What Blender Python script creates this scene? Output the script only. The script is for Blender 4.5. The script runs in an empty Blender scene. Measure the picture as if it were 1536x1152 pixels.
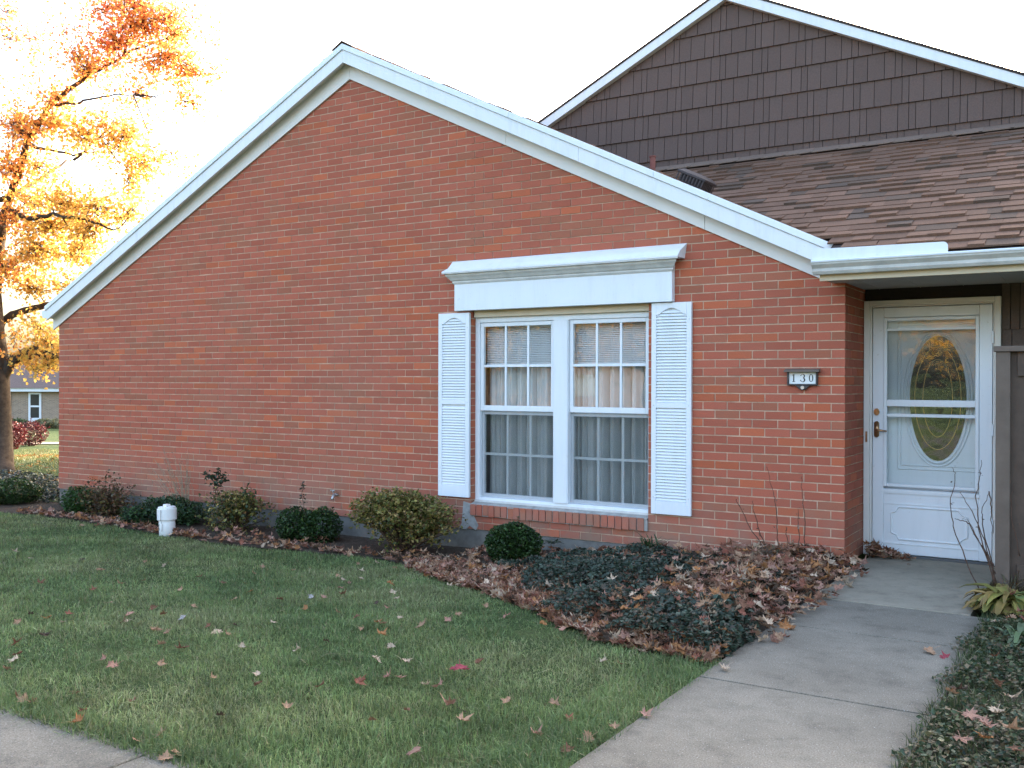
import bpy, math, random
import numpy as np
from mathutils import Vector, Matrix
random.seed(7); rng = np.random.default_rng(11)
scene = bpy.context.scene
COL = scene.collection
R = math.radians
PI = math.pi

# ------------------------------------------------------------------ camera
CAM = np.array([1.7298, -7.5206, 1.3721]); YAW = R(31.8307); PIT = R(-0.1127); ROLL = R(0.158); FPX = 1461.0
FW = np.array([-math.sin(YAW)*math.cos(PIT), math.cos(YAW)*math.cos(PIT), math.sin(PIT)])
RT = np.array([math.cos(YAW), math.sin(YAW), 0.0]); UP = np.cross(RT, FW)
cr, sr = math.cos(ROLL), math.sin(ROLL)
IR = cr*RT + sr*UP; IU = -sr*RT + cr*UP
cam_data = bpy.data.cameras.new('camera'); cam = bpy.data.objects.new('camera', cam_data); COL.objects.link(cam)
cam_data.sensor_fit = 'HORIZONTAL'; cam_data.sensor_width = 36; cam_data.lens = 36*FPX/1536
cam_data.clip_end = 1500; cam_data.clip_start = 0.05
M4 = Matrix(((IR[0], IU[0], -FW[0], CAM[0]), (IR[1], IU[1], -FW[1], CAM[1]), (IR[2], IU[2], -FW[2], CAM[2]), (0, 0, 0, 1)))
cam.matrix_world = M4
scene.camera = cam

def ray(u, v):
    return IR*((u-768)/FPX) - IU*((v-576)/FPX) + FW
def at_y(u, v, y):                       # survey point on a plane parallel to the front wall
    d = ray(u, v); return CAM + d*((y-CAM[1])/d[1])
def at_d(u, v, dep):                     # survey point at a distance
    return CAM + ray(u, v)*dep
def smooth(t):
    t = np.clip(t, 0, 1); return t*t*(3-2*t)
def gz(x, y):                            # ground height
    x = np.asarray(x, float); y = np.asarray(y, float)
    z = -0.035 - 0.165*smooth((y+5.2)/4.0)*smooth((-x-.1)/4.0)
    r = np.hypot(x-1.73, y+7.52)
    k = smooth((-x-11)/4.0)*smooth((y+4)/4.0)
    z = z - k*(0.95*smooth((r-19)/20) + 0.25*smooth((r-39)/20))
    z = z - 0.25*smooth((-y-9)/14)
    return z
def at_g(u, v):                          # survey point on the ground
    d = ray(u, v); z = -.1
    for _ in range(12):
        p = CAM + d*((z-CAM[2])/d[2]); z = float(gz(p[0], p[1]))
    return CAM + d*((z-CAM[2])/d[2])

# ------------------------------------------------------------------ objects
def tag(o, label=None, cat=None, group=None, kind=None):
    if label: o['label'] = label
    if cat: o['category'] = cat
    if group: o['group'] = group
    if kind: o['kind'] = kind
    return o
def empty(name, loc=(0, 0, 0), label=None, cat=None, group=None, rz=0):
    o = bpy.data.objects.new(name, None); COL.objects.link(o); o.location = loc; o.rotation_euler = (0, 0, rz)
    o.empty_display_size = .2
    return tag(o, label, cat, group)
def link(name, me, parent=None):
    o = bpy.data.objects.new(name, me); COL.objects.link(o)
    if parent is not None: o.parent = parent
    return o
def np_mesh(name, verts, faces_flat, counts, mats, cols=None, smooth_sh=False, matidx=None):
    me = bpy.data.meshes.new(name)
    verts = np.asarray(verts, np.float32); counts = np.asarray(counts, np.int32); ff = np.asarray(faces_flat, np.int32)
    me.vertices.add(len(verts)); me.vertices.foreach_set('co', verts.ravel())
    me.loops.add(len(ff)); me.loops.foreach_set('vertex_index', ff)
    me.polygons.add(len(counts))
    st = np.zeros(len(counts), np.int32); st[1:] = np.cumsum(counts)[:-1]
    me.polygons.foreach_set('loop_start', st); me.polygons.foreach_set('loop_total', counts)
    if matidx is not None: me.polygons.foreach_set('material_index', np.asarray(matidx, np.int32))
    me.polygons.foreach_set('use_smooth', np.full(len(counts), bool(smooth_sh)))
    for m in (mats if isinstance(mats, (list, tuple)) else [mats]): me.materials.append(m)
    me.update(calc_edges=True)
    if cols is not None:
        a = me.color_attributes.new('tint', 'FLOAT_COLOR', 'POINT')
        c = np.ones((len(verts), 4), np.float32); c[:, :3] = cols; a.data.foreach_set('color', c.ravel())
    me.validate()
    return me

class MB:
    def __init__(s): s.v = []; s.f = []; s.c = []; s.m = []
    def add(s, vs, fs, col=None, mi=0):
        b = len(s.v); s.v += [tuple(p) for p in vs]; s.f += [[i+b for i in f] for f in fs]
        s.c += [col if col is not None else (1, 1, 1)]*len(vs); s.m += [mi]*len(fs)
    def box(s, x0, x1, y0, y1, z0, z1, col=None, mi=0):
        s.add([(x0,y0,z0),(x1,y0,z0),(x1,y1,z0),(x0,y1,z0),(x0,y0,z1),(x1,y0,z1),(x1,y1,z1),(x0,y1,z1)],
              [(0,3,2,1),(4,5,6,7),(0,1,5,4),(1,2,6,5),(2,3,7,6),(3,0,4,7)], col, mi)
    def prism_y(s, poly, y0, y1, col=None, mi=0):   # polygon in x,z (counter-clockwise seen from -y), extruded along y (y0 front)
        n = len(poly); vs = [(x, y0, z) for x, z in poly] + [(x, y1, z) for x, z in poly]
        fs = [list(range(n)), list(range(2*n-1, n-1, -1))] + [(i, i+n, (i+1) % n+n, (i+1) % n) for i in range(n)]
        s.add(vs, fs, col, mi)
    def prism_x(s, poly, x0, x1, col=None, mi=0):   # polygon in y,z
        n = len(poly); vs = [(x0, y, z) for y, z in poly] + [(x1, y, z) for y, z in poly]
        fs = [list(range(n-1, -1, -1)), list(range(n, 2*n))] + [(i, (i+1) % n, (i+1) % n+n, i+n) for i in range(n)]
        s.add(vs, fs, col, mi)
    def tube(s, pts, radii, n=6, col=None, mi=0):
        pts = [np.array(p, float) for p in pts]
        if not hasattr(radii, '__len__'): radii = [radii]*len(pts)
        vs = []; a = None
        for i, p in enumerate(pts):
            t = pts[min(i+1, len(pts)-1)] - pts[max(i-1, 0)]; t = t/(np.linalg.norm(t)+1e-9)
            if a is None:
                a = np.cross(t, (0, 0, 1) if abs(t[2]) < .9 else (1, 0, 0))
            a = a - t*(a@t); a = a/(np.linalg.norm(a)+1e-9); b = np.cross(t, a)
            vs += [p + radii[i]*(a*math.cos(k*2*PI/n) + b*math.sin(k*2*PI/n)) for k in range(n)]
        m = len(pts); fs = []
        for i in range(m-1):
            fs += [(i*n+k, i*n+(k+1) % n, (i+1)*n+(k+1) % n, (i+1)*n+k) for k in range(n)]
        fs += [list(range(n-1, -1, -1)), [(m-1)*n+k for k in range(n)]]
        s.add(vs, fs, col, mi)
    def lathe(s, prof, n=24, cx=0, cy=0, col=None, mi=0):   # profile (r, z)
        vs = []; m = len(prof)
        for r, z in prof: vs += [(cx+r*math.cos(k*2*PI/n), cy+r*math.sin(k*2*PI/n), z) for k in range(n)]
        fs = []
        for i in range(m-1): fs += [(i*n+k, i*n+(k+1) % n, (i+1)*n+(k+1) % n, (i+1)*n+k) for k in range(n)]
        fs += [list(range(n-1, -1, -1)), [(m-1)*n+k for k in range(n)]]
        s.add(vs, fs, col, mi)
    def build(s, name, mat, parent=None, smooth_sh=False, bevel=0, colors=False):
        ff = [i for f in s.f for i in f]
        me = np_mesh(name, np.array(s.v, np.float32), ff, [len(f) for f in s.f], mat, np.array(s.c, np.float32) if colors else None, smooth_sh, s.m)
        o = link(name, me, parent)
        if bevel:
            b = o.modifiers.new('bevel', 'BEVEL'); b.width = bevel; b.segments = 2; b.limit_method = 'ANGLE'; b.angle_limit = R(50)
            me.polygons.foreach_set('use_smooth', np.ones(len(me.polygons), bool))
            w = o.modifiers.new('wn', 'WEIGHTED_NORMAL'); w.keep_sharp = True
        return o

# ------------------------------------------------------------------ materials
def mat(name):
    m = bpy.data.materials.new(name); m.use_nodes = True; nt = m.node_tree; nt.nodes.clear()
    out = nt.nodes.new('ShaderNodeOutputMaterial'); return m, nt, out
def N(nt, t, **kw):
    n = nt.nodes.new(t)
    for k, v in kw.items(): setattr(n, k, v)
    return n
def noise(nt, scale, detail=4, rough=.6, vec=None):
    n = N(nt, 'ShaderNodeTexNoise'); n.inputs['Scale'].default_value = scale; n.inputs['Detail'].default_value = detail; n.inputs['Roughness'].default_value = rough
    if vec is not None: nt.links.new(vec, n.inputs['Vector'])
    return n
def coords(nt): return N(nt, 'ShaderNodeNewGeometry').outputs['Position']
def objco(nt): return N(nt, 'ShaderNodeTexCoord').outputs['Object']
def ramp(nt, fac, stops):
    r = N(nt, 'ShaderNodeValToRGB'); nt.links.new(fac, r.inputs['Fac']); e = r.color_ramp.elements
    while len(e) < len(stops): e.new(.5)
    for k, (p, c) in enumerate(stops):
        e[k].position = p; e[k].color = (*c, 1) if len(c) == 3 else c
    return r.outputs['Color']
def mixc(nt, fac, a, b, mode='MIX'):
    m = N(nt, 'ShaderNodeMix', data_type='RGBA', blend_type=mode)
    for s, v in ((m.inputs[0], fac), (m.inputs[6], a), (m.inputs[7], b)):
        if hasattr(v, 'is_linked'): nt.links.new(v, s)
        elif isinstance(v, (int, float)): s.default_value = v
        else: s.default_value = (*v, 1)
    return m.outputs[2]
def bump(nt, h, strength=.3, dist=.01):
    b = N(nt, 'ShaderNodeBump'); b.inputs['Strength'].default_value = strength; b.inputs['Distance'].default_value = dist
    nt.links.new(h, b.inputs['Height']); return b.outputs['Normal']
def bsdf(nt, out, col, rough=.6, spec=.4, normal=None, metal=0):
    p = N(nt, 'ShaderNodeBsdfPrincipled'); p.inputs['Roughness'].default_value = rough; p.inputs['Specular IOR Level'].default_value = spec; p.inputs['Metallic'].default_value = metal
    if hasattr(col, 'is_linked'): nt.links.new(col, p.inputs['Base Color'])
    else: p.inputs['Base Color'].default_value = (*col, 1)
    if normal is not None: nt.links.new(normal, p.inputs['Normal'])
    if out is not None: nt.links.new(p.outputs[0], out.inputs['Surface'])
    return p
def tint(nt):
    a = N(nt, 'ShaderNodeVertexColor'); a.layer_name = 'tint'; return a.outputs['Color']
def simple(name, c, rough=.6, spec=.4, var=.12, scale=6, bs=0, bscale=60, metal=0, obj=False):
    m, nt, out = mat(name); co = objco(nt) if obj else coords(nt)
    n = noise(nt, scale, 5, .65, co); c = np.array(c)
    col = ramp(nt, n.outputs['Fac'], [(.3, tuple(c*(1-var))), (.7, tuple(np.minimum(c*(1+var), .95)))])
    nm = None
    if bs: nm = bump(nt, noise(nt, bscale, 3, .6, co).outputs['Fac'], bs, .004)
    bsdf(nt, out, col, rough, spec, nm, metal); return m
def tinted(name, rough=.85, spec=.2, nscale=90, namp=.25, bs=.4, bdist=.003, dirt=None):
    m, nt, out = mat(name); co = coords(nt)
    n = noise(nt, nscale, 4, .7, co)
    f = ramp(nt, n.outputs['Fac'], [(.3, (1-namp,)*3), (.7, (1+namp,)*3)])
    col = mixc(nt, 1.0, tint(nt), f, 'MULTIPLY')
    if dirt: col = dirt(nt, col, co)
    bsdf(nt, out, col, rough, spec, bump(nt, n.outputs['Fac'], bs, bdist)); return m
def leafy(name, rough=.55, transl=.35, objcol=False, spec=.25, nscale=25, namp=.3):
    m, nt, out = mat(name)
    if objcol: base = N(nt, 'ShaderNodeObjectInfo').outputs['Color']; co = objco(nt)
    else: base = tint(nt); co = coords(nt)
    n = noise(nt, nscale, 3, .6, co)
    f = ramp(nt, n.outputs['Fac'], [(.3, (1-namp,)*3), (.7, (1+namp,)*3)])
    col = mixc(nt, 1.0, base, f, 'MULTIPLY')
    p = bsdf(nt, None, col, rough, spec)
    t = N(nt, 'ShaderNodeBsdfTranslucent'); nt.links.new(col, t.inputs['Color'])
    mx = N(nt, 'ShaderNodeMixShader'); mx.inputs[0].default_value = transl
    nt.links.new(p.outputs[0], mx.inputs[1]); nt.links.new(t.outputs[0], mx.inputs[2]); nt.links.new(mx.outputs[0], out.inputs['Surface'])
    return m
def glass(name, ior=1.6, wav=.0, wscale=3, dark=None, rough=0.0):
    m, nt, out = mat(name)
    f = N(nt, 'ShaderNodeFresnel'); gb = N(nt, 'ShaderNodeNewGeometry')
    mi = N(nt, 'ShaderNodeMix'); nt.links.new(gb.outputs['Backfacing'], mi.inputs[0]); mi.inputs[2].default_value = ior; mi.inputs[3].default_value = 1/ior; nt.links.new(mi.outputs[0], f.inputs['IOR'])   # a pane reflects the same from both sides
    g = N(nt, 'ShaderNodeBsdfGlossy'); g.inputs['Roughness'].default_value = rough
    if wav:
        nm = bump(nt, noise(nt, wscale, 2, .5, coords(nt)).outputs['Fac'], wav, .02)
        nt.links.new(nm, g.inputs['Normal'])
    t = N(nt, 'ShaderNodeBsdfTransparent'); t.inputs['Color'].default_value = (*(dark or (.93, .95, .94)), 1)
    mx = N(nt, 'ShaderNodeMixShader'); nt.links.new(f.outputs[0], mx.inputs[0]); nt.links.new(t.outputs[0], mx.inputs[1]); nt.links.new(g.outputs[0], mx.inputs[2])
    nt.links.new(mx.outputs[0], out.inputs['Surface']); return m

def brick_dirt(nt, col, co):
    # washed-out and grey staining in broad patches, lime bloom and splash dirt near the soil (it has a shape of its own)
    n = noise(nt, .55, 5, .65, co)
    f = ramp(nt, n.outputs['Fac'], [(.48, (0, 0, 0)), (.72, (.28,)*3)])
    col = mixc(nt, f, col, (.31, .165, .115))
    sx = N(nt, 'ShaderNodeSeparateXYZ'); nt.links.new(co, sx.inputs[0])
    mr = N(nt, 'ShaderNodeMapRange'); mr.inputs[1].default_value = .55; mr.inputs[2].default_value = -.05
    nt.links.new(sx.outputs['Z'], mr.inputs[0])
    n2 = noise(nt, 1.7, 5, .7, co)
    mm = N(nt, 'ShaderNodeMath', operation='MULTIPLY'); nt.links.new(mr.outputs[0], mm.inputs[0]); nt.links.new(ramp(nt, n2.outputs['Fac'], [(.38, (0, 0, 0)), (.6, (.85,)*3)]), mm.inputs[1])
    return mixc(nt, mm.outputs[0], col, (.25, .18, .135))
M = {}
M['brick'] = tinted('brick_faces', .9, .15, 130, .13, .5, .002, brick_dirt)
M['mortar'] = simple('mortar', (.52, .37, .265), .95, .1, .34, 8, .5, 200)
def weathered(name, c, rough=.42, amp=.06):
    m, nt, out = mat(name); co = coords(nt); c = np.array(c)
    mp = N(nt, 'ShaderNodeMapping'); mp.inputs['Scale'].default_value = (7, 7, 1.1); nt.links.new(co, mp.inputs[0])
    st = noise(nt, 1.6, 6, .7, mp.outputs[0]); fine = noise(nt, 26, 5, .7, co)
    col = ramp(nt, st.outputs['Fac'], [(.32, tuple(c*(1-amp*1.6))), (.5, tuple(c)), (.7, tuple(np.minimum(c*(1+amp*.5), .9)))])
    sp = ramp(nt, fine.outputs['Fac'], [(.26, (.72, .69, .64)), (.36, (1, 1, 1))])
    col = mixc(nt, .7, col, sp, 'MULTIPLY')
    bsdf(nt, out, col, rough, .4, bump(nt, fine.outputs['Fac'], .08, .004)); return m
M['white'] = weathered('white_trim_paint', (.73, .745, .76), .5, .05)
M['vinyl'] = weathered('white_vinyl', (.73, .76, .785), .38, .035)
M['old_white'] = simple('aged_gutter_white', (.58, .575, .55), .45, .4, .15, 9)
M['beige'] = simple('cream_painted_board', (.62, .52, .38), .55, .35, .08, 5)
M['frieze'] = simple('off_white_board', (.70, .67, .63), .6, .3, .05, 3)
M['soffit'] = simple('soffit_grey', (.45, .45, .43), .7, .2, .06, 4)
M['concrete_block'] = simple('foundation_concrete', (.17, .16, .145), .95, .1, .35, 5, .5, 90)
M['siding'] = tinted('dark_brown_shakes', .8, .2, 70, .14, .35, .003)
M['shingle'] = tinted('brown_asphalt_shingles', .95, .1, 160, .35, .8, .003)
M['dark_roof'] = simple('dark_roof_felt', (.06, .045, .04), .95, .1, .2, 30)
M['fence'] = simple('brown_stained_wood', (.085, .06, .045), .75, .25, .22, 7, .3, 50)
M['fence_post'] = simple('taupe_stained_post', (.135, .102, .08), .75, .25, .15, 9, .3, 50)
M['vent'] = simple('dark_brown_metal', (.045, .03, .028), .5, .4, .15, 10)
M['red_pipe'] = simple('rusty_pipe', (.2, .07, .055), .7, .3, .2, 20)
M['pvc'] = simple('weathered_white_pvc', (.74, .735, .71), .5, .35, .06, 20, 0, 50, 0, True)
M['brass'] = simple('antique_brass', (.42, .24, .12), .3, .5, .2, 40, 0, 50, .9)
M['bronze'] = simple('dark_bronze_frame', (.045, .04, .04), .45, .4, .15, 20)
M['plate'] = simple('white_plate', (.72, .74, .73), .4, .4, .03, 8)
M['ink'] = simple('black_numerals', (.008, .008, .009), .4, .4, 0.02, 8)
M['steel'] = simple('zinc_fitting', (.45, .44, .42), .4, .5, .2, 60, 0, 50, .8)
M['glass'] = glass('window_glass', 1.62, .035, 2.2)
M['storm_glass'] = glass('storm_glass', 1.60, .03, 3.0)
M['oval_glass'] = glass('leaded_glass', 2.6, .22, 5.0, (.35, .33, .28), .03)
M['came'] = simple('brass_came', (.5, .36, .15), .35, .5, .1, 30, 0, 50, .8)
M['lead'] = simple('dark_screen', (.1, .1, .1), .6, .3)
M['interior'] = simple('dim_interior', (.28, .26, .24), .9, .1)
M['curtain'] = leafy('curtain_cloth', .85, .12, False, .1, 8, .05)
M['blind'] = simple('white_blind', (.82, .83, .84), .5, .3, .03)
M['grass'] = leafy('grass_blades', .5, .3, False, .3, 3, .3)
M['leaf'] = leafy('dry_leaves', .7, .15, False, .2, 60, .3)
M['leaf_obj'] = leafy('fallen_leaf', .7, .15, True, .2, 60, .3)
M['crown'] = leafy('autumn_leaves', .5, .68, False, .25, 3, .2)
M['shrub'] = leafy('shrub_leaves', .45, .25, False, .35, 12, .25)
M['bark'] = simple('maple_bark', (.06, .046, .036), .95, .1, .45, 14, 1.0, 22)
M['twig'] = simple('thin_twigs', (.09, .055, .04), .9, .1, .3, 40)
M['pale_stem'] = simple('pale_dry_stem', (.3, .24, .16), .9, .1, .3, 40)

def ground_mat():
    m, nt, out = mat('lawn_ground'); co = coords(nt)
    a = noise(nt, 1.3, 6, .7, co); b = noise(nt, 28, 4, .75, co)
    g = ramp(nt, a.outputs['Fac'], [(.3, (.03, .05, .018)), (.5, (.05, .075, .025)), (.7, (.10, .11, .045))])
    d = ramp(nt, b.outputs['Fac'], [(.3, (.45,)*3), (.7, (1.4,)*3)])
    bsdf(nt, out, mixc(nt, 1.0, g, d, 'MULTIPLY'), .95, .1, bump(nt, b.outputs['Fac'], .8, .03)); return m
M['ground'] = ground_mat()
def soil_mat():
    m, nt, out = mat('bed_soil'); co = coords(nt)
    a = noise(nt, 9, 6, .75, co); b = noise(nt, 60, 4, .75, co)
    g = ramp(nt, a.outputs['Fac'], [(.3, (.03, .022, .016)), (.55, (.075, .055, .04)), (.75, (.13, .1, .075))])
    bsdf(nt, out, mixc(nt, .5, g, ramp(nt, b.outputs['Fac'], [(.3, (.02, .015, .012)), (.7, (.15, .12, .09))])), .95, .1, bump(nt, b.outputs['Fac'], 1, .02)); return m
M['soil'] = soil_mat()
def concrete_mat(name, c, agg, edge=False):
    m, nt, out = mat(name); co = coords(nt); c = np.array(c)
    a = noise(nt, 1.1, 6, .7, co); b = noise(nt, 150, 3, .8, co); e = noise(nt, 5.5, 7, .75, co)
    col = ramp(nt, a.outputs['Fac'], [(.3, tuple(c*.78)), (.7, tuple(c*1.15))])
    col = mixc(nt, 1.0, col, ramp(nt, e.outputs['Fac'], [(.32, (.72,)*3), (.5, (1,)*3), (.75, (1.1,)*3)]), 'MULTIPLY')
    col = mixc(nt, 1.0, col, ramp(nt, b.outputs['Fac'], [(.28, (1-agg,)*3), (.5, (1,)*3), (.72, (1+agg,)*3)]), 'MULTIPLY')
    # pale and dark stones of the worn aggregate
    v = N(nt, 'ShaderNodeTexVoronoi'); v.inputs['Scale'].default_value = 95; nt.links.new(co, v.inputs['Vector'])
    spk = ramp(nt, v.outputs['Distance'], [(.10, (1,)*3), (.16, (0,)*3)])
    pick = ramp(nt, N(nt, 'ShaderNodeSeparateColor').outputs[0], [(0, (0,)*3), (1, (0,)*3)])
    sc = N(nt, 'ShaderNodeSeparateColor'); nt.links.new(v.outputs['Color'], sc.inputs[0])
    sel = N(nt, 'ShaderNodeMath', operation='GREATER_THAN'); nt.links.new(sc.outputs[0], sel.inputs[0]); sel.inputs[1].default_value = .78
    mm = N(nt, 'ShaderNodeMath', operation='MULTIPLY'); nt.links.new(spk, mm.inputs[0]); nt.links.new(sel.outputs[0], mm.inputs[1])
    ms = N(nt, 'ShaderNodeMath', operation='MULTIPLY'); nt.links.new(mm.outputs[0], ms.inputs[0]); ms.inputs[1].default_value = min(1, agg*2.2)
    col = mixc(nt, ms.outputs[0], col, (.55, .53, .5))
    sx = N(nt, 'ShaderNodeSeparateXYZ'); nt.links.new(co, sx.inputs[0])
    ab = N(nt, 'ShaderNodeMath', operation='SUBTRACT'); nt.links.new(sx.outputs['X'], ab.inputs[0]); ab.inputs[1].default_value = .58
    aa = N(nt, 'ShaderNodeMath', operation='ABSOLUTE'); nt.links.new(ab.outputs[0], aa.inputs[0])
    nn = noise(nt, 7, 6, .75, co); ad = N(nt, 'ShaderNodeMath', operation='MULTIPLY_ADD'); nt.links.new(nn.outputs['Fac'], ad.inputs[0]); ad.inputs[1].default_value = .34; nt.links.new(aa.outputs[0], ad.inputs[2])
    em = N(nt, 'ShaderNodeMapRange'); em.inputs[1].default_value = .58; em.inputs[2].default_value = .70; em.inputs[4].default_value = .5; nt.links.new(ad.outputs[0], em.inputs[0])
    if edge: col = mixc(nt, em.outputs[0], col, (.06, .052, .042))
    bsdf(nt, out, col, .9, .2, bump(nt, b.outputs['Fac'], .5, .004)); return m
M['walk'] = concrete_mat('worn_concrete', (.198, .174, .137), .55, True)
M['walk_smooth'] = concrete_mat('smooth_concrete', (.29, .252, .19), .14)
M['road'] = concrete_mat('asphalt', (.06, .06, .06), .3)
def brickwall_mat(name, c, mort):
    m, nt, out = mat(name); co = objco(nt)
    b = N(nt, 'ShaderNodeTexBrick'); b.inputs['Scale'].default_value = 1; b.inputs['Brick Width'].default_value = .21; b.inputs['Row Height'].default_value = .068; b.inputs['Mortar Size'].default_value = .008
    mp = N(nt, 'ShaderNodeMapping'); mp.inputs['Rotation'].default_value = (R(90), 0, 0); nt.links.new(co, mp.inputs[0]); nt.links.new(mp.outputs[0], b.inputs['Vector'])
    c = np.array(c)
    b.inputs['Color1'].default_value = (*c, 1); b.inputs['Color2'].default_value = (*(c*.7), 1); b.inputs['Mortar'].default_value = (*mort, 1)
    bsdf(nt, out, b.outputs['Color'], .9, .1); return m
M['tan_brick'] = brickwall_mat('tan_brick', (.36, .25, .17), (.4, .35, .3))
M['pink_brick'] = brickwall_mat('pinkish_brick', (.38, .25, .19), (.5, .42, .38))
M['side_brick'] = brickwall_mat('plain_red_brick', (.3, .11, .08), (.45, .4, .33))

# ------------------------------------------------------------------ setting: ground, walks
def axis(segs):
    out = [segs[0][0]]
    for a, b, st in segs:
        n = max(1, int(round((b-a)/st))); out += [a+(b-a)*(k+1)/n for k in range(n)]
    return np.array(out)
gx = axis([(-400, -120, 40), (-120, -40, 8), (-40, -14, 1), (-14, 4, .25), (4, 20, 2), (20, 100, 10), (100, 400, 50)])
gy = axis([(-400, -100, 50), (-100, -30, 7), (-30, -9, 1.5), (-9, 3, .25), (3, 14, 1), (14, 60, 4), (60, 120, 10), (120, 400, 40)])
X, Y = np.meshgrid(gx, gy); Zg = gz(X, Y) + .012*np.sin(X*1.7+.6*np.sin(Y*2.1))*np.cos(Y*1.3)*(np.abs(X+6) < 6)*(np.abs(Y+3) < 2)
# keep the sheet under the slabs
Zg = np.where((X > -.05) & (X < 1.25) & (Y > -9) & (Y < 1), Zg-.03, Zg)
Zg = np.where((Y < -5.0) & (Y > -6.9) & (np.abs(X) < 30), Zg-.05, Zg)
nx, ny = len(gx), len(gy)
idx = np.arange(nx*ny).reshape(ny, nx)
F = np.stack([idx[:-1, :-1], idx[:-1, 1:], idx[1:, 1:], idx[1:, :-1]], -1).reshape(-1, 4)
me = np_mesh('ground', np.stack([X, Y, Zg], -1).reshape(-1, 3), F.ravel(), np.full(len(F), 4), M['ground'], None, True)
tag(link('ground', me), kind='structure')

wk = MB()
for (y0, y1, mi) in ((-1.202, .60, 1), (-1.983, -1.216, 0), (-3.183, -1.997, 0), (-5.11, -3.197, 0)):
    xr = 1.0 if y1 > -1.3 and mi == 1 else 1.09
    wk.box(.075, xr, y0, y1, -.12, 0.0 if mi == 0 else .002, None, mi)
tag(wk.build('front_walk', [M['walk'], M['walk_smooth']], None, False, .003), kind='structure')
sw = MB()
xs = [-30, -24.3, -18.6, -12.9, -7.1, -1.35, 4.4, 10.1, 20]
for a, b in zip(xs[:-1], xs[1:]): sw.box(a+.006, b-.006, -6.6, -5.12, -.14, -.022)
tag(sw.build('sidewalk', concrete_mat('pavement_concrete', (.185, .165, .132), .55), None, False, .006), kind='structure')
rd = MB(); rd.box(-120, 120, -21, -13, -.6, float(gz(0, -17))+.06)
tag(rd.build('road', M['road']), kind='structure')
# planting beds
bed_edge = [(-13.0, -.75), (-9.5, -.9), (-8.5, -.8), (-7.0, -.93), (-6.2, -1.02), (-5.5, -1.05), (-4.5, -.93), (-3.7, -.85), (-3.1, -1.15), (-2.6, -1.5), (-1.95, -1.86), (-1.4, -2.25), (-1.0, -2.55), (-.6, -2.78), (-.2, -2.86), (.075, -2.9)]
BEX = np.array([p[0] for p in bed_edge]); BEY = np.array([p[1] for p in bed_edge])
def bed_y(x): return np.interp(x, BEX, BEY)
def bed_bump(x, y):                      # the bed is mounded a little toward the walk
    return .05*smooth((x+3.2)/1.6)*smooth((y-bed_y(x))/.5)*smooth((.12-x)/.25)
vs = []; fs = []
bx = np.linspace(-13, .075, 70); K = 9
for i, x in enumerate(bx):
    for k in range(K):
        y = bed_y(x) + (.03 - bed_y(x))*k/(K-1)
        vs.append((x, y, float(gz(x, y)) + .01 + float(bed_bump(x, y))))
for i in range(len(bx)-1):
    for k in range(K-1): fs.append((i*K+k, (i+1)*K+k, (i+1)*K+k+1, i*K+k+1))
b = MB(); b.add(vs, fs); tag(b.build('planting_bed', M['soil'], None, True), kind='structure')
vs = []; fs = []; ys = np.linspace(-5.19, -.3, 30); xs_ = np.linspace(1.07, 3.2, 12)
for y in ys:
    for x in xs_: vs.append((x, y, -.02 + .06*float(smooth((x-1.1)/.6))))
for i in range(len(ys)-1):
    for k in range(len(xs_)-1): fs.append((i*12+k, i*12+k+1, (i+1)*12+k+1, (i+1)*12+k))
b = MB(); b.add(vs, fs); tag(b.build('side_bed', M['soil'], None, True), kind='structure')

# ------------------------------------------------------------------ brick house
HOUSE = empty('brick_house', (0, 0, 0), 'single storey red brick house with white gable trim, shuttered twin window and white storm door', 'house')
W = 9.7536; BL = .2032; BH = .06773; MJ = .0085
XA, ZA = -4.868, 4.43                    # frieze apex
SL = .4838
OX0, OX1, OZ0, OZ1 = -3.385, -1.595, .245, 2.10   # window opening
def brick_col():
    r = random.random()
    if r < .14: c = np.array((.345, .12, .072))*(.92+.16*random.random())
    elif r < .26: c = np.array((.44, .12, .06))*(.9+.2*random.random())
    else: c = np.array((.385, .112, .069))*(.9+.2*random.random())
    return tuple(c)
def run_of_brown(course, state={}):
    # firing batches: some runs of courses are browner
    if course not in state: state[course] = random.random()
    return state[course]
wall = MB()
ncourse = int(4.6/BH)+1
for k in range(ncourse):
    z0 = k*BH + MJ*.5; z1 = (k+1)*BH - MJ*.5
    odd = k % 2
    xs = [-W + j*BL for j in range(49)] if not odd else [-W] + [-W + BL*.5 + j*BL for j in range(48)] + [0.0]
    prev = None
    for a, c in zip(xs[:-1], xs[1:]):
        xa, xb = a + MJ*.5*(a > -W+.01), c - MJ*.5*(c < -.01)
        mid = .5*(xa+xb)
        if z0 > ZA - SL*abs(mid-XA) + .10: continue
        col = prev if (prev and random.random() < .22) else brick_col(); prev = col
        dy = random.gauss(0, .0007); dz = random.gauss(0, .0006)
        segs = [(xa, xb)]
        if z1 > OZ0-.09 and z0 < OZ1:
            segs = []
            if xa < OX0: segs.append((xa, min(xb, OX0)))
            if xb > OX1: segs.append((max(xa, OX1), xb))
            if not (xa < OX0 or xb > OX1): continue
        for (p, q) in segs:
            if q-p < .012: continue
            depth = .098
            if odd and c > -.01: depth = .196
            wall.box(p, q, dy, depth, z0+dz, z1+dz, col)
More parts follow.
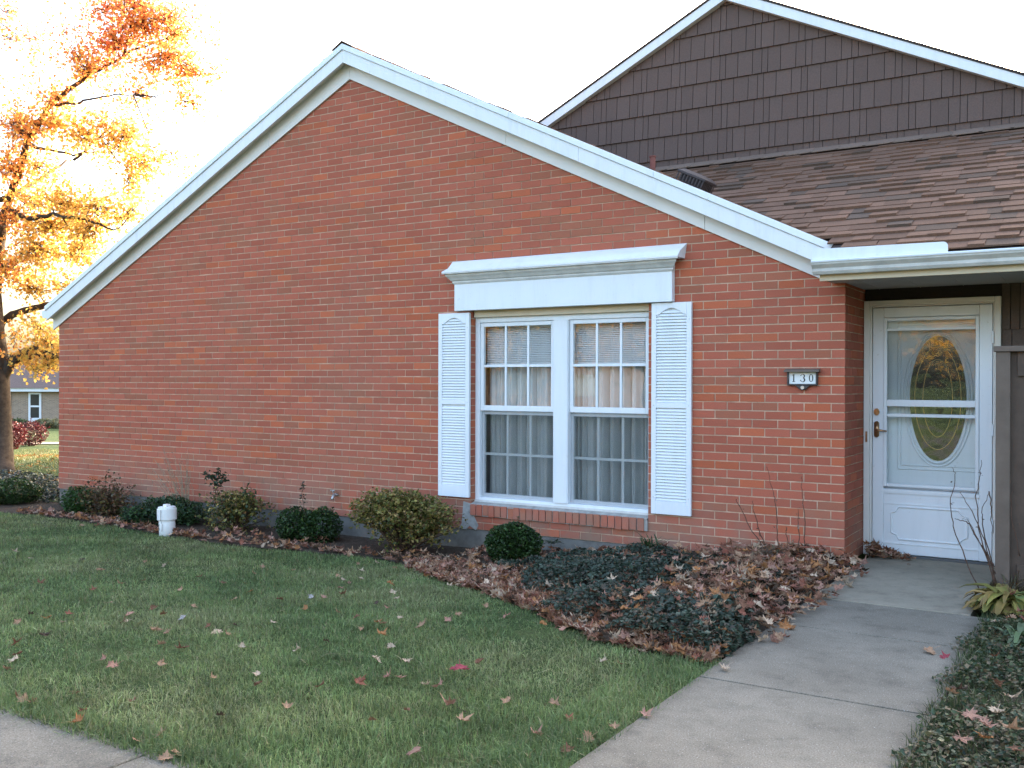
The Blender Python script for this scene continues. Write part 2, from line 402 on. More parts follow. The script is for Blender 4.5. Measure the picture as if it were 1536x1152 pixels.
# return wall at the porch
for k in range(int(2.16/BH)+1):
    z0 = k*BH + MJ*.5; z1 = min((k+1)*BH - MJ*.5, 2.145); odd = k % 2
    ys = [.1016 + j*BL for j in range(4)] if not odd else [.2032 + j*BL for j in range(4)]
    for a in ys:
        y1 = min(a + BL - MJ, .70)
        if y1-a < .02: continue
        wall.box(-.098, random.gauss(0, .001), a, y1, z0, z1, tuple(np.array(brick_col())*.97))
bw = wall.build('brick_wall', M['brick'], HOUSE, colors=True)
mo = MB()
def mortar_poly(x0, x1, z0, z1f): mo.prism_y([(x0, z0), (x1, z0), (x1, z1f(x1)), (x0, z1f(x0))], .0035, .09)
top = lambda x: ZA - SL*abs(x-XA) + .12
mortar_poly(-W+.004, XA, 0.0, top) if False else None
for (x0, x1) in ((-W+.005, XA), (XA, OX0-.004)):
    mortar_poly(x0, x1, 0, top)
mortar_poly(OX1, -.0055, 0, lambda x: max(top(x), 2.14))
mo.prism_y([(OX0, 0), (OX1, 0), (OX1, OZ0-.08), (OX0, OZ0-.08)], .0055, .09)
mo.prism_y([(OX0, OZ1), (OX1, OZ1), (OX1, top(OX1)), (OX0, top(OX0))], .0055, .09)
mo.box(-.09, -.0055, .09, .70, 0, 2.14)
mo.build('mortar_joints', M['mortar'], HOUSE)
# mortar patch repair under the left end of the sill
pt = MB()
pt.prism_y([(-3.47, .255), (-3.49, .05), (-3.52, -.0), (-3.44, -.01), (-3.40, .03), (-3.33, -.01), (-3.30, .04), (-3.35, .12), (-3.40, .15), (-3.38, .235)][::1], -.003, .01)
M['patch'] = simple('patch_mortar', (.34, .325, .30), .95, .1, .25, 12, .4, 80)
pt.build('mortar_patch', M['patch'], HOUSE, False, .002)
fd = MB(); fd.box(-W-.0, -.02, .012, .25, -.6, -.003); fd.box(-W, -W+.2, .25, 9, -.6, -.003)
fd.build('foundation', M['concrete_block'], HOUSE, False, .004)
# body behind the facade
bd = MB(); bd.box(-W, -W+.1, .10, 9.0, 0, 2.25); bd.box(-W, .0, 8.9, 9.0, 0, 2.25)
bd.prism_y([(-W, 2.2), (0, 2.2), (XA, 4.5)], 8.92, 8.98)
bd.build('side_wall', M['side_brick'], HOUSE)
rm = MB()    # the room behind the window
rm.box(-4.6, -.6, 2.3, 2.35, 0, 2.4); rm.box(-4.65, -4.6, .1, 2.3, 0, 2.4); rm.box(-.6, -.55, .1, 2.3, 0, 2.4); rm.box(-4.6, -.6, .1, 2.3, -.05, 0); rm.box(-4.6, -.6, .1, 2.3, 2.4, 2.45)
rm.build('room', M['interior'], HOUSE)

# gable trim
RX, RZ, RS = -4.868, 4.757, .4895         # top line of the rake
def chev(xl, xr, xa, za, s_, w, y0, y1, m, name, bev=.003, cuts=()):
    # each slope is made of boards butted end to end with a hairline joint
    for sgn, xe in ((-1, xl), (1, xr)):
        st_ = [xa] + sorted([c for c in cuts if min(xa, xe) < c < max(xa, xe)], reverse=(sgn < 0)) + [xe]
        for i, (p, q) in enumerate(zip(st_[:-1], st_[1:])):
            if i: p = p + sgn*.002
            zp = za - s_*abs(p-xa); zq = za - s_*abs(q-xa); dy = .0008*(i % 2)
            b = MB()
            b.prism_y([(p, zp-w), (p, zp), (q, zq), (q, zq-w)] if sgn < 0 else [(p, zp-w), (q, zq-w), (q, zq), (p, zp)], y0-dy, y1); b.build(name, m, HOUSE, False, bev)
chev(-9.85, -.13, XA, ZA+.30, SL, .30, -.022, -.002, M['frieze'], 'frieze_board', .003, (-8.1, -6.0, -3.0, -1.1))
chev(-9.83, -.10, RX, RZ-.060, RS, .128, -.125, -.10, M['white'], 'rake_board', .003, (-7.4, -2.2))
chev(-9.85, -.05, RX, RZ, RS, .058, -.14, -.10, M['vinyl'], 'rake_cap', .003, (-6.6, -2.9, -1.5))
chev(-9.83, -.10, RX, RZ-.125, RS, .02, -.10, -.022, M['frieze'], 'rake_soffit', 0)
# left eave gutter end
g = MB(); g.prism_y([(-9.93, 2.17), (-9.84, 2.17), (-9.84, 2.27), (-9.97, 2.27), (-9.96, 2.23)], -.11, 8.9); g.build('side_gutter', M['vinyl'], HOUSE, False, .003)

# shingled roofs
def shingle_col():
    r = random.random()
    if r < .03: c = np.array((.115, .082, .064))
    elif r < .14: c = np.array((.115, .078, .058))
    elif r < .55: c = np.array((.178, .104, .072))
    else: c = np.array((.152, .09, .063))
    return tuple(c*(.9+.2*random.random()))
def shingle_plane(mb, O, U, V, nrow, umin, umax, keep, expo=.143):
    O, U, V = map(lambda a: np.array(a, float), (O, U, V)); U /= np.linalg.norm(U); V /= np.linalg.norm(V); Nn = np.cross(U, V)
    for r in range(nrow):
        u = umin - random.random()*.3
        wob = random.gauss(0, .003)
        while u < umax:
            w = random.choice((.10, .14, .17, .2, .24, .28)); thick = random.choice((.004, .006, .015, .020))
            if u < umin: w = w-(umin-u); u = umin
            w = min(w, umax-u)
            if w < .01: u += .02; continue
            a = O + U*u + V*(r*expo + wob); 
            c = a + U*(w*.5) + V*(expo*.5)
            if keep(c):
                sk = random.gauss(0, .004)
                p = [a+V*(-.002), a+U*w+V*(-.002+sk*.5), a+U*(w+sk)+V*(expo+.02), a+U*sk+V*(expo+.02)]
                tb = thick+.006; tt = .002
                vs = [p[0], p[1], p[2], p[3], p[0]+Nn*tb, p[1]+Nn*tb, p[2]+Nn*tt, p[3]+Nn*tt]
                mb.add(vs, [(4, 5, 6, 7), (0, 1, 5, 4), (1, 2, 6, 5), (3, 0, 4, 7)], shingle_col())
            u += w
ES, EY, EZ = .487, -.46, 2.262            # shed roof: eave line and slope
shed_z = lambda y: EZ + ES*(y-EY)
YW = 2.56                                 # plane of the shingled gable behind
gable_z = lambda x: RZ - RS*abs(x-RX)
c26 = 1/math.hypot(1, ES)
sh = MB()
nrow = int((YW-EY)/c26/.143)+1
shingle_plane(sh, (0, EY, EZ+.004), (1, 0, 0), (0, 1, ES), nrow, -4.2, 7.0, lambda c: c[0] > (-.02 if c[1] < -.06 else -.32-c[1]) and c[1] < YW+.02)
sh.build('porch_roof', M['shingle'], HOUSE, colors=True)
dk = MB()
xv = lambda y: -.30 - y
dk.add([(-.05, EY, EZ-.01), (7, EY, EZ-.01), (7, YW, shed_z(YW)-.01), (xv(YW), YW, shed_z(YW)-.01), (-.05, -.05, shed_z(-.05)-.01)], [(0, 1, 2, 3, 4)])
dk.build('roof_deck', M['dark_roof'], HOUSE)
gr = MB()
shingle_plane(gr, (-.02, -.135, gable_z(-.02)-.012), (0, 1, 0), (-1, 0, RS), int(4.86/c26/.143), 0, 9.1, lambda c: c[0] > RX-.05 and (c[1] < YW or True))
shingle_plane(gr, (-9.88, 9.0, gable_z(-9.88)-.012), (0, -1, 0), (1, 0, RS), int(5.02/c26/.143)+1, 0, 9.13, lambda c: c[0] < RX+.02)
gr.build('gable_roof', M['shingle'], HOUSE, colors=True)
gd = MB(); t_ = .03
gd.add([(-9.87, -.10, gable_z(-9.87)-t_), (RX, -.10, RZ-t_), (RX, 9, RZ-t_), (-9.87, 9, gable_z(-9.87)-t_), (-.05, -.10, gable_z(-.05)-t_), (-.05, 9, gable_z(-.05)-t_)], [(0, 1, 2, 3), (1, 4, 5, 2)])
gd.build('gable_deck', M['dark_roof'], HOUSE)
rc = MB()
for k in range(38):
    y0 = -.145+k*.24
    for s in (-1, 1):
        p = [(RX, y0, RZ+.028), (RX+s*.13, y0, RZ+.028-.07), (RX+s*.13, y0+.25, RZ+.02-.07), (RX, y0+.25, RZ+.02)]
        q = [(a, b_, c_-.012) for a, b_, c_ in p]
        rc.add(p+q, [(0, 1, 2, 3) if s > 0 else (3, 2, 1, 0), (0, 1, 5, 4), (1, 2, 6, 5), (4, 5, 6, 7)], shingle_col())
rc.build('ridge_cap', M['shingle'], HOUSE, colors=True)
# cap course lapped up against the shingled gable
cp = MB(); x = -3.0
while x < 7:
    w = .29; zb = shed_z(YW)
    p0 = np.array((x, YW-.15, shed_z(YW-.15)+.042)); p1 = p0+np.array((w, 0, 0)); p2 = np.array((x+w, YW-.012, zb+.035)); p3 = np.array((x, YW-.012, zb+.035)); up = np.array((0, 0, .010))
    lift = np.array((0, 0, .003))
    cp.add([p0-up, p1-up+lift, p1+lift, p0, p2+lift, p3], [(0, 1, 2, 3), (3, 2, 4, 5), (1, 4, 2)], tuple(np.array((.19, .135, .105))*random.uniform(.92, 1.08))); x += w-.03
cp.build('cap_course', M['shingle'], HOUSE, colors=True)
# box vent on the gable slope, red vent pipe
VX, VY = -1.52, .80
ux = np.array((c26, 0, -RS*c26)); uz = np.array((RS*c26, 0, c26)); vb = np.array((VX, VY, gable_z(VX)+.01))
v = MB()
def vent_box(a0, a1, b0, b1, h0, h1, top_in=0):
    P = lambda a, b_, h: tuple(vb + ux*a + np.array((0, b_, 0)) + uz*h)
    i = top_in
    v.add([P(a0,b0,h0), P(a1,b0,h0), P(a1,b1,h0), P(a0,b1,h0), P(a0+i,b0+i,h1), P(a1-i,b0+i,h1), P(a1-i,b1-i,h1), P(a0+i,b1-i,h1)],
          [(0,3,2,1),(4,5,6,7),(0,1,5,4),(1,2,6,5),(2,3,7,6),(3,0,4,7)])
vent_box(-.19, .19, -.19, .19, -.02, .010)
vent_box(-.115, .115, -.115, .115, .010, .085)
vent_box(-.145, .145, -.145, .145, .080, .100); vent_box(-.145, .145, -.145, .145, .100, .128, .045)
for k in range(9): vent_box(-.135+k*.032, -.119+k*.032, -.143, -.136, .012, .080)
for k in range(7): vent_box(.136, .143, -.13+k*.037, -.112+k*.037, .012, .080)
v.build('roof_vent', M['vent'], HOUSE, False, .004)
pp = MB(); q = at_y(979, 243, .85); pp.lathe([(.026, q[2]-.5), (.026, q[2]+.045), (.032, q[2]+.045), (.032, q[2]+.055), (.02, q[2]+.055)], 14, q[0], q[1]); pp.build('vent_pipe', M['red_pipe'], HOUSE)

# eave: fascia, soffit, gutter, splash guard
e = MB(); e.box(-.085, 7, -.415, -.395, 2.102, 2.20); e.build('fascia', M['beige'], HOUSE, False, .003)
e = MB(); e.box(-.085, 7, -.395, -.003, 2.122, 2.135); e.box(.003, 7, .003, .62, 2.122, 2.135)
x = .12
while x < 7: e.box(x, x+.006, -.39, .62, 2.1195, 2.1222); x += .305
e.build('soffit', M['soffit'], HOUSE)
e = MB(); e.box(-.085, .003, -.4, -.145, 2.135, 2.30); e.build('eave_return', M['white'], HOUSE, False, .003)
g = MB()
prof = [(-.415, 2.145), (-.47, 2.145), (-.485, 2.165), (-.488, 2.185), (-.515, 2.212), (-.522, 2.240), (-.508, 2.240), (-.508, 2.234), (-.515, 2.231), (-.508, 2.214), (-.481, 2.188), (-.478, 2.168), (-.466, 2.150), (-.415, 2.150)]
g.prism_x(prof, -.115, 7.0); g.prism_x([(-.415, 2.145), (-.47, 2.145), (-.485, 2.165), (-.488, 2.185), (-.515, 2.212), (-.522, 2.240), (-.415, 2.240)], -.119, -.112)
g.build('gutter', M['old_white'], HOUSE)
g = MB(); g.prism_x([(-.5245, 2.226), (-.527, 2.236), (-.523, 2.243), (-.505, 2.243), (-.505, 2.241), (-.521, 2.240)], -.118, 7.0); g.build('gutter_lip', M['vinyl'], HOUSE)
s = MB()
pl = [(-.115, 2.225), (.775, 2.225), (.775, 2.272)] + [(.775-.03+.03*math.cos(a), 2.285+.03*math.sin(a)) for a in np.linspace(0, PI/2, 7)] + [(.02, 2.322), (-.115, 2.335)]
s.prism_y(pl, -.500, -.496); s.build('splash_guard', M['vinyl'], HOUSE)

# window hood
HY = -.065
h = MB(); h.box(-3.537, -1.362, HY, -.002, 2.035, 2.31); h.build('window_hood', M['vinyl'], HOUSE, False, .004); HOOD = bpy.data.objects['window_hood']
h = MB()
prof = [(-.002, 2.285), (HY-.006, 2.285), (HY-.014, 2.30), (HY-.014, 2.310), (HY-.026, 2.318), (HY-.04, 2.338), (HY-.058, 2.356), (HY-.062, 2.372), (HY-.085, 2.376), (HY-.085, 2.392), (-.002, 2.392)]
# mitred crown: extrude profile with returns
n = len(prof); vs = []
for x_end, sg in ((-3.537, -1), (-1.362, 1)):
    for (yy, zz) in prof: vs.append((x_end + sg*max(0, HY-yy), yy, zz))
fs = [(i, (i+1) % n, (i+1) % n+n, i+n) for i in range(n)] + [list(range(n-1, -1, -1)), list(range(n, 2*n))]
h.add(vs, fs); h.build('cornice', M['old_white'], HOOD)
h = MB()
xl, xr = -3.622, -1.277
h.add([(xl+.02, -.001, 2.505), (xr+.02, -.001, 2.512), (xr, -.105, 2.445), (xl+.04, -.105, 2.43), (xr, -.153, 2.399), (xl, -.153, 2.397), (xr, -.153, 2.388), (xl, -.153, 2.386), (xl, -.001, 2.388), (xr, -.001, 2.388)],
      [(0, 3, 2, 1), (3, 5, 4, 2), (5, 7, 6, 4), (7, 8, 9, 6), (0, 8, 7, 5, 3), (1, 2, 4, 6, 9)])
h.build('hood_flashing', M['white'], HOOD)
h = MB(); h.box(OX0+.01, OX1-.005, .03, .09, 1.975, 2.10); h.build('header_board', M['beige'], HOUSE)

# twin window
WY = .065
win = MB(); win.box(OX0, OX0+.05, WY, .14, .27, 1.975); win.box(OX1-.025, OX1, WY, .14, .27, 1.975); win.box(OX0+.05, OX1-.025, WY, .14, 1.925, 1.975); win.box(OX0+.05, OX1-.025, WY, .14, .262, .298)
WIN = win.build('window', M['vinyl'], HOUSE, False, .004)
w = MB(); w.box(-2.54, -2.388, WY-.012, .14, .298, 1.925); w.box(-2.532, -2.396, WY-.018, WY-.0125, .298, 1.925); w.build('mullion', M['vinyl'], WIN, False, .003)
def sash(x0, x1, z0, z1, y, fr, bot, topw, grid):
    b = MB(); b.box(x0, x0+fr, y, y+.035, z0, z1); b.box(x1-fr, x1, y, y+.035, z0, z1); b.box(x0+fr, x1-fr, y, y+.035, z0, z0+bot); b.box(x0+fr, x1-fr, y, y+.035, z1-topw, z1)
    b.build('sash', M['vinyl'], WIN, False, .003)
    gx0, gx1, gz0, gz1 = x0+fr, x1-fr, z0+bot, z1-topw
    p = MB(); p.add([(gx0, y+.012, gz0), (gx1, y+.012, gz0), (gx1, y+.012, gz1), (gx0, y+.012, gz1)], [(0, 1, 2, 3)]); p.build('pane', M['glass'], WIN)
    m = MB(); yy = y+.002 if grid == 0 else y+.016
    mw = .011
    for k in (1, 2): c = gx0+(gx1-gx0)*k/3; m.box(c-mw, c+mw, yy, yy+.009, gz0, gz1)
    c = gz0+(gz1-gz0)*.5
    for k in range(3):
        a = gx0+(gx1-gx0)*k/3 + (mw if k else 0); d = gx0+(gx1-gx0)*(k+1)/3 - (mw if k < 2 else 0)
        m.box(a, d, yy, yy+.009, c-mw, c+mw)
    m.build('muntin', M['vinyl'] if grid == 0 else M['white'], WIN, False, .002 if grid == 0 else 0)
for (x0, x1) in ((OX0+.052, -2.542), (-2.386, OX1-.027)):
    sash(x0, x1, 1.105, 1.923, WY+.012, .035, .05, .036, 0)
    sash(x0, x1, .300, 1.100, WY+.040, .026, .032, .03, 1)
def screen_mat():
    m, nt, out = mat('insect_screen'); t = N(nt, 'ShaderNodeBsdfTransparent'); d = N(nt, 'ShaderNodeBsdfDiffuse'); d.inputs['Color'].default_value = (.05, .052, .055, 1)
    mx = N(nt, 'ShaderNodeMixShader'); mx.inputs[0].default_value = .27; nt.links.new(t.outputs[0], mx.inputs[1]); nt.links.new(d.outputs[0], mx.inputs[2]); nt.links.new(mx.outputs[0], out.inputs['Surface']); return m
M['screen'] = screen_mat()
for (x0, x1) in ((OX0+.056, -2.546), (-2.382, OX1-.031)):
    b = MB(); b.add([(x0, WY+.030, .305), (x1, WY+.030, .305), (x1, WY+.030, 1.10), (x0, WY+.030, 1.10)], [(0, 1, 2, 3)]); b.build('insect_screen', M['screen'], WIN)
# sill of bricks on edge, with a mortar wash on top
s = MB(); x = OX0+.01; sb = []
while x < OX1-.02:
    wdt = .0585; s.box(x, min(x+wdt, OX1-.004), -.03+random.gauss(0, .003), .08, .135+random.gauss(0, .003), .235, tuple(np.array(brick_col())*1.08)); x += .0677
SILL = s.build('window_sill', M['brick'], HOUSE, False, 0, True)
s = MB(); s.box(OX0, OX1, -.018, .09, .13, .222); s.add([(OX0, -.022, .232), (OX1, -.022, .232), (OX1, .075, .262), (OX0, .075, .262), (OX0, -.022, .224), (OX1, -.022, .224)], [(0, 1, 2, 3), (4, 5, 1, 0)]); s.build('sill_mortar', M['patch'], SILL)
s = MB(); s.box(OX0+.005, OX1-.005, .05, .075, .250, .272); s.build('sill_nosing', M['old_white'], SILL)

# shutters
def shutter(x0, x1, z0, z1):
    b = MB(); st = .042; y0, y1 = -.034, -.004; mr = z0 + (z1-z0)*.515
    b.box(x0, x0+st, y0, y1, z0, z1); b.box(x1-st, x1, y0, y1, z0, z1)
    b.box(x0+st, x1-st, y0, y1, z0, z0+.11); b.box(x0+st, x1-st, y0, y1, mr-.022, mr+.022)
    # arched top rail
    xa, xb = x0+st, x1-st; n = 14; arch = []
    for k in range(n+1):
        t = k/n; arch.append((xa+(xb-xa)*t, z1-.10 + .055*math.sin(PI*min(1, max(0, (t-.08)/.84)))**1.0))
    poly = arch + [(xb, z1), (xa, z1)]
    b.prism_y(poly, y0, y1)
    b.box(x0+st, x1-st, -.012, y1-.001, z0+.11, z1-.03)
    o = b.build('shutter', M['vinyl'], HOUSE, False, .0025)
    for (a, c, name) in ((z0+.112, mr-.024, 'louvre_panel'), (mr+.024, z1-.055, 'louvre_panel')):
        l = MB(); z = a
        while z < c-.02:
            top_ = z > z1-.115
            l.add([(xa, -.030, z), (xb, -.030, z), (xb, -.013, z+.021), (xa, -.013, z+.021), (xa, -.030, z+.004), (xb, -.030, z+.004), (xb, -.016, z+.0235), (xa, -.016, z+.0235)],
                  [(0, 1, 5, 4), (4, 5, 6, 7), (0, 3, 2, 1), (2, 3, 7, 6)]); z += .0254
        l.build(name, M['vinyl'], o)
    for zz in (z0+.14, mr, z1-.14):
        for xx in (x0+.02, x1-.02):
            sc_ = MB(); sc_.box(xx-.004, xx+.004, -.0365, -.0342, zz-.004, zz+.004); sc_.build('screw', M['old_white'], o)
shutter(-3.742, -3.389, .294, 2.018); shutter(-1.556, -1.206, .284, 2.03)

# porch wall: dark shakes
def clip(poly, a, b_, c):                # keep a*x+b*z<=c
    out = []
    for i in range(len(poly)):
        p, q = poly[i], poly[(i+1) % len(poly)]; fp = a*p[0]+b_*p[1]-c; fq = a*q[0]+b_*q[1]-c
        if fp <= 0: out.append(p)
        if fp*fq < 0: t = fp/(fp-fq); out.append((p[0]+(q[0]-p[0])*t, p[1]+(q[1]-p[1])*t))
    return out
def shake_wall(mb, x0, x1, zs, yb, clips=(), c0=(.10, .075, .064)):
    pat = (.134, .159, .101, .063)
    for r, (za, zb) in enumerate(zip(zs[:-1], zs[1:])):
        x = x0 - random.random()*.45; k = 0
        while x < x1:
            w = pat[k % 4]; k += 1
            a, c = max(x, x0)+.003, min(x+w, x1)-.003; x += w
            if c-a < .01: continue
            poly = [(a, za), (c, za), (c, zb), (a, zb)]
            for cl in clips:
                poly = clip(poly, *cl)
                if len(poly) < 3: break
            if len(poly) < 3: continue
            fy = lambda z: yb - .006 - .019*(zb-z)/(zb-za)
            n = len(poly); col = tuple(np.array(c0)*(.94+.12*random.random()))
            mb.add([(px, fy(pz), pz) for px, pz in poly] + [(px, yb, pz) for px, pz in poly], [list(range(n))] + [(i, i+n, (i+1) % n+n, (i+1) % n) for i in range(n)], col)
DY = .64
pw = MB(); shake_wall(pw, .992, 7, [-.05, .21, .47, .73, .99, 1.25, 1.515, 1.78, 2.13], DY+.02)
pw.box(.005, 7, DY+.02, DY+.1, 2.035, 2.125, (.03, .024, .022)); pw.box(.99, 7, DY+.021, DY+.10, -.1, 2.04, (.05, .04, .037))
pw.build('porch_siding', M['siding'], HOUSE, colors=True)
# door casing
dc = MB(); dc.box(.004, .050, DY-.03, DY+.06, 0, 2.028); dc.box(.950, .992, DY-.03, DY+.06, 0, 2.028); dc.box(.050, .950, DY-.03, DY+.06, 1.988, 2.028)
dc.box(.050, .066, DY-.016, DY+.06, 0, 1.988); dc.box(.938, .950, DY-.016, DY+.06, 0, 1.988); dc.box(.066, .938, DY-.016, DY+.06, 1.976, 1.988)
dc.build('door_casing', M['frieze'], HOUSE, False, .004)
th = MB(); th.box(.05, .95, DY-.045, DY+.12, -.02, .018); th.build('threshold', M['lead'], HOUSE, False, .004)
# storm door
SX0, SX1, SZ0, SZ1 = .070, .934, .022, 1.970
GX0, GX1, GZ0, GZ1 = .180, .818, .578, 1.862
sd = MB(); y0, y1 = DY-.012, DY+.026
sd.box(SX0, GX0-.026, y0, y1, SZ0, SZ1); sd.box(GX1+.026, SX1, y0, y1, SZ0, SZ1); sd.box(GX0-.026, GX1+.026, y0, y1, GZ1+.03, SZ1); sd.box(GX0-.026, GX1+.026, y0+.006, y1, SZ0, GZ0-.045)
STORM = sd.build('storm_door', M['vinyl'], HOUSE, False, .005)
f = MB(); q0 = y0-.010
f.box(GX0-.026, GX0, q0, y1-.002, GZ0-.026, GZ1+.026); f.box(GX1, GX1+.026, q0, y1-.002, GZ0-.026, GZ1+.026); f.box(GX0, GX1, q0, y1-.002, GZ1, GZ1+.026); f.box(GX0, GX1, q0, y1-.002, GZ0-.026, GZ0)
f.build('glass_frame', M['vinyl'], STORM, False, .004)
for yq, za_, zb_ in ((q0+.001, 1.188, 1.240), (q0+.006, 1.105, 1.130), (q0+.008, 1.785, 1.805)):
    f = MB(); f.box(GX0, GX1, yq, y1-.004, za_, zb_); f.build('cross_rail', M['vinyl'], STORM, False, .003)
for (a, c) in ((GZ0, 1.104), (1.131, 1.187), (1.241, 1.784), (1.806, GZ1)):
    f = MB(); f.add([(GX0, DY+.004, a), (GX1, DY+.004, a), (GX1, DY+.004, c), (GX0, DY+.004, c)], [(0, 1, 2, 3)])
    f.build('pane', M['storm_glass'], STORM)
f = MB()   # kick panel: ledge lines and an embossed cut-corner moulding
f.box(GX0-.026, GX1+.03, y0-.004, y0+.006, .500, .530); f.box(GX0-.03, GX1+.03, y0-.001, y0+.006, .415, .421); f.box(SX0+.02, SX1-.02, y0-.001, y0+.006, .100, .106)
ko = [(.215, .345), (.25, .36), (.25+.02, .395), (.70, .395), (.73, .36), (.765, .345), (.765, .19), (.73, .175), (.70, .14), (.27, .14), (.25, .175), (.215, .19)]
f.tube([(a, y0+.004, c) for a, c in ko] + [(ko[0][0], y0+.004, ko[0][1]-.004)], .008, 6)
f.build('kick_panel', M['vinyl'], STORM)
hd = MB()
def oval(mb, cx, cz, rx, rz, ya, yb, n=20): mb.prism_y([(cx+rx*math.cos(a), cz+rz*math.sin(a)) for a in np.linspace(0, 2*PI, n, endpoint=False)], ya, yb)
def pill(mb, cx, z0, z1, r, ya, yb): mb.prism_y([(cx+r*math.cos(a), z1-r+r*math.sin(a)) for a in np.linspace(0, PI, 9)] + [(cx+r*math.cos(a), z0+r+r*math.sin(a)) for a in np.linspace(PI, 2*PI, 9)], ya, yb)
pill(hd, .103, .940, 1.068, .019, y0-.012, y0)
hd.tube([(.103, y0-.008, 1.0), (.103, y0-.055, 1.0), (.115, y0-.062, 1.0), (.19, y0-.058, .992)], [.011, .010, .010, .006], 10)
hd.build('handle', M['brass'], STORM, True)
hd = MB(); oval(hd, .103, 1.143, .021, .028, y0-.014, y0); hd.box(.099, .107, y0-.03, y0-.014, 1.128, 1.158); hd.build('deadbolt', M['brass'], STORM)
for zz in (.30, 1.02, 1.72):
    hg = MB(); hg.box(.928, .944, y0-.018, y0-.003, zz-.045, zz+.045); hg.build('hinge', M['vinyl'], STORM, False, .003)
st = MB(); st.box(.02, .034, DY-.036, DY-.03, .90, .985); st.build('strike_plate', M['brass'], HOUSE)
b = MB(); b.add([(GX0, DY+.012, 1.241), (GX1, DY+.012, 1.241), (GX1, DY+.012, 1.784), (GX0, DY+.012, 1.784)], [(0, 1, 2, 3)]); b.build('insect_screen', M['screen'], STORM)
# entry door behind the storm door
ey = DY+.085
ed = MB(); ed.box(.06, .945, ey, ey+.045, .02, 1.975); ENTRY = ed.build('entry_door', M['vinyl'], HOUSE, False, .003)
ed = MB(); ocx, ocz, orx, orz = .540, 1.255, .205, .49
for (dx, r) in ((0.02, .010), (.045, .007)):
    ed.tube([(ocx+(orx+dx)*math.cos(a), ey-.004, ocz+(orz+dx)*math.sin(a)) for a in np.linspace(0, 2*PI, 49)], r, 6)
for (a, bq, c, d) in ((.27, .81, .72, 1.80), (.245, .835, .69, 1.83)):
    ed.tube([(a, ey-.002, c), (bq, ey-.002, c), (bq, ey-.002, d), (a, ey-.002, d), (a, ey-.002, c+.001)], .006, 5)
ed.build('door_moulding', M['vinyl'], ENTRY)
ed = MB(); ring = [(ocx+orx*math.cos(a), ocz+orz*math.sin(a)) for a in np.linspace(0, 2*PI, 48, endpoint=False)]
ed.prism_y(ring, ey-.007, ey-.003); ed.build('oval_window', M['oval_glass'], ENTRY)
ed = MB(); ed.prism_y(ring, ey-.0025, ey-.001); ed.build('oval_backing', simple('dark_hall', (.05, .035, .02), .8, .2), ENTRY)
ed = MB()
for k in (.82, .62): ed.tube([(ocx+orx*k*math.cos(a)*(1 if k > .7 else .85), ey-.009, ocz+orz*k*math.sin(a)) for a in np.linspace(0, 2*PI, 41)], .0028, 5)
for t in (): ed.tube([(ocx+orx*.82*math.cos(t), ey-.009, ocz+orz*.82*math.sin(t)), (ocx+orx*.98*math.cos(t), ey-.009, ocz+orz*.98*math.sin(t))], .0025, 5)
ed.build('came', M['came'], ENTRY)
# hose tap
sp = at_y(504, 742, -.02); t = MB()
t.tube([(sp[0], .01, sp[2]), (sp[0], -.05, sp[2])], .016, 10); t.tube([(sp[0], -.045, sp[2]+.005), (sp[0]+.002, -.075, sp[2]-.03), (sp[0]+.002, -.08, sp[2]-.05)], [.017, .014, .015], 10)
t.tube([(sp[0]-.01, -.05, sp[2]+.01), (sp[0]-.012, -.055, sp[2]+.042)], .006, 6); t.tube([(sp[0]-.038, -.056, sp[2]+.045), (sp[0]+.015, -.056, sp[2]+.045)], .008, 6)
t.lathe([(.03, sp[2]-.002), (.03, sp[2]+.002)], 12, sp[0], -.005); t.build('hose_tap', M['steel'], HOUSE, True)

# curtains and blinds
def curtain(x0, x1, lab):
    n = 320; vs = []; cs = []; fs = []
    ph = random.random()*6
    for i in range(n+1):
        t = i/n; x = x0+(x1-x0)*t
        f_ = 1.5*(1-abs(math.sin(t*21+ph+.5*math.sin(t*9+ph)))**.4)+.35*math.sin(t*46+ph)+.2*math.sin(t*97)
        for k, z in enumerate((.27, .8, 1.3, 1.94)):
            vs.append((x+.004*math.sin(k*2+t*31), .24+.05*f_, z)); cs.append(np.array((.62, .63, .62)))
    for i in range(n):
        for k in range(3): fs += [i*4+k, (i+1)*4+k, (i+1)*4+k+1, i*4+k+1]
    me = np_mesh('curtain', vs, fs, [4]*(n*3), M['curtain'], np.array(cs), True)
    tag(link('curtain', me), lab, 'curtain', 'pleated curtains behind the twin window')
curtain(OX0+.03, -2.50, 'pale pleated curtain hanging behind the left half of the twin window')
curtain(-2.43, OX1-.03, 'pale pleated curtain hanging behind the right half of the twin window')
def blind(x0, x1, lab):
    b = MB(); z = 1.545
    b.box(x0, x1, .165, .19, 1.525, 1.542)
    while z < 1.90:
        b.add([(x0, .166, z), (x1, .166, z), (x1, .188, z+.012), (x0, .188, z+.012), (x0, .166, z+.002), (x1, .166, z+.002), (x1, .188, z+.014), (x0, .188, z+.014)], [(0, 3, 2, 1), (4, 5, 6, 7), (0, 1, 5, 4), (2, 3, 7, 6)]); z += .0165
    b.box(x0, x1, .16, .195, 1.90, 1.935)
    tag(b.build('window_blind', M['blind']), lab, 'blind', 'half raised blinds in the twin window')
blind(OX0+.06, -2.53, 'white slatted blind half raised in the left half of the twin window')
blind(-2.40, OX1-.03, 'white slatted blind half raised in the right half of the twin window')

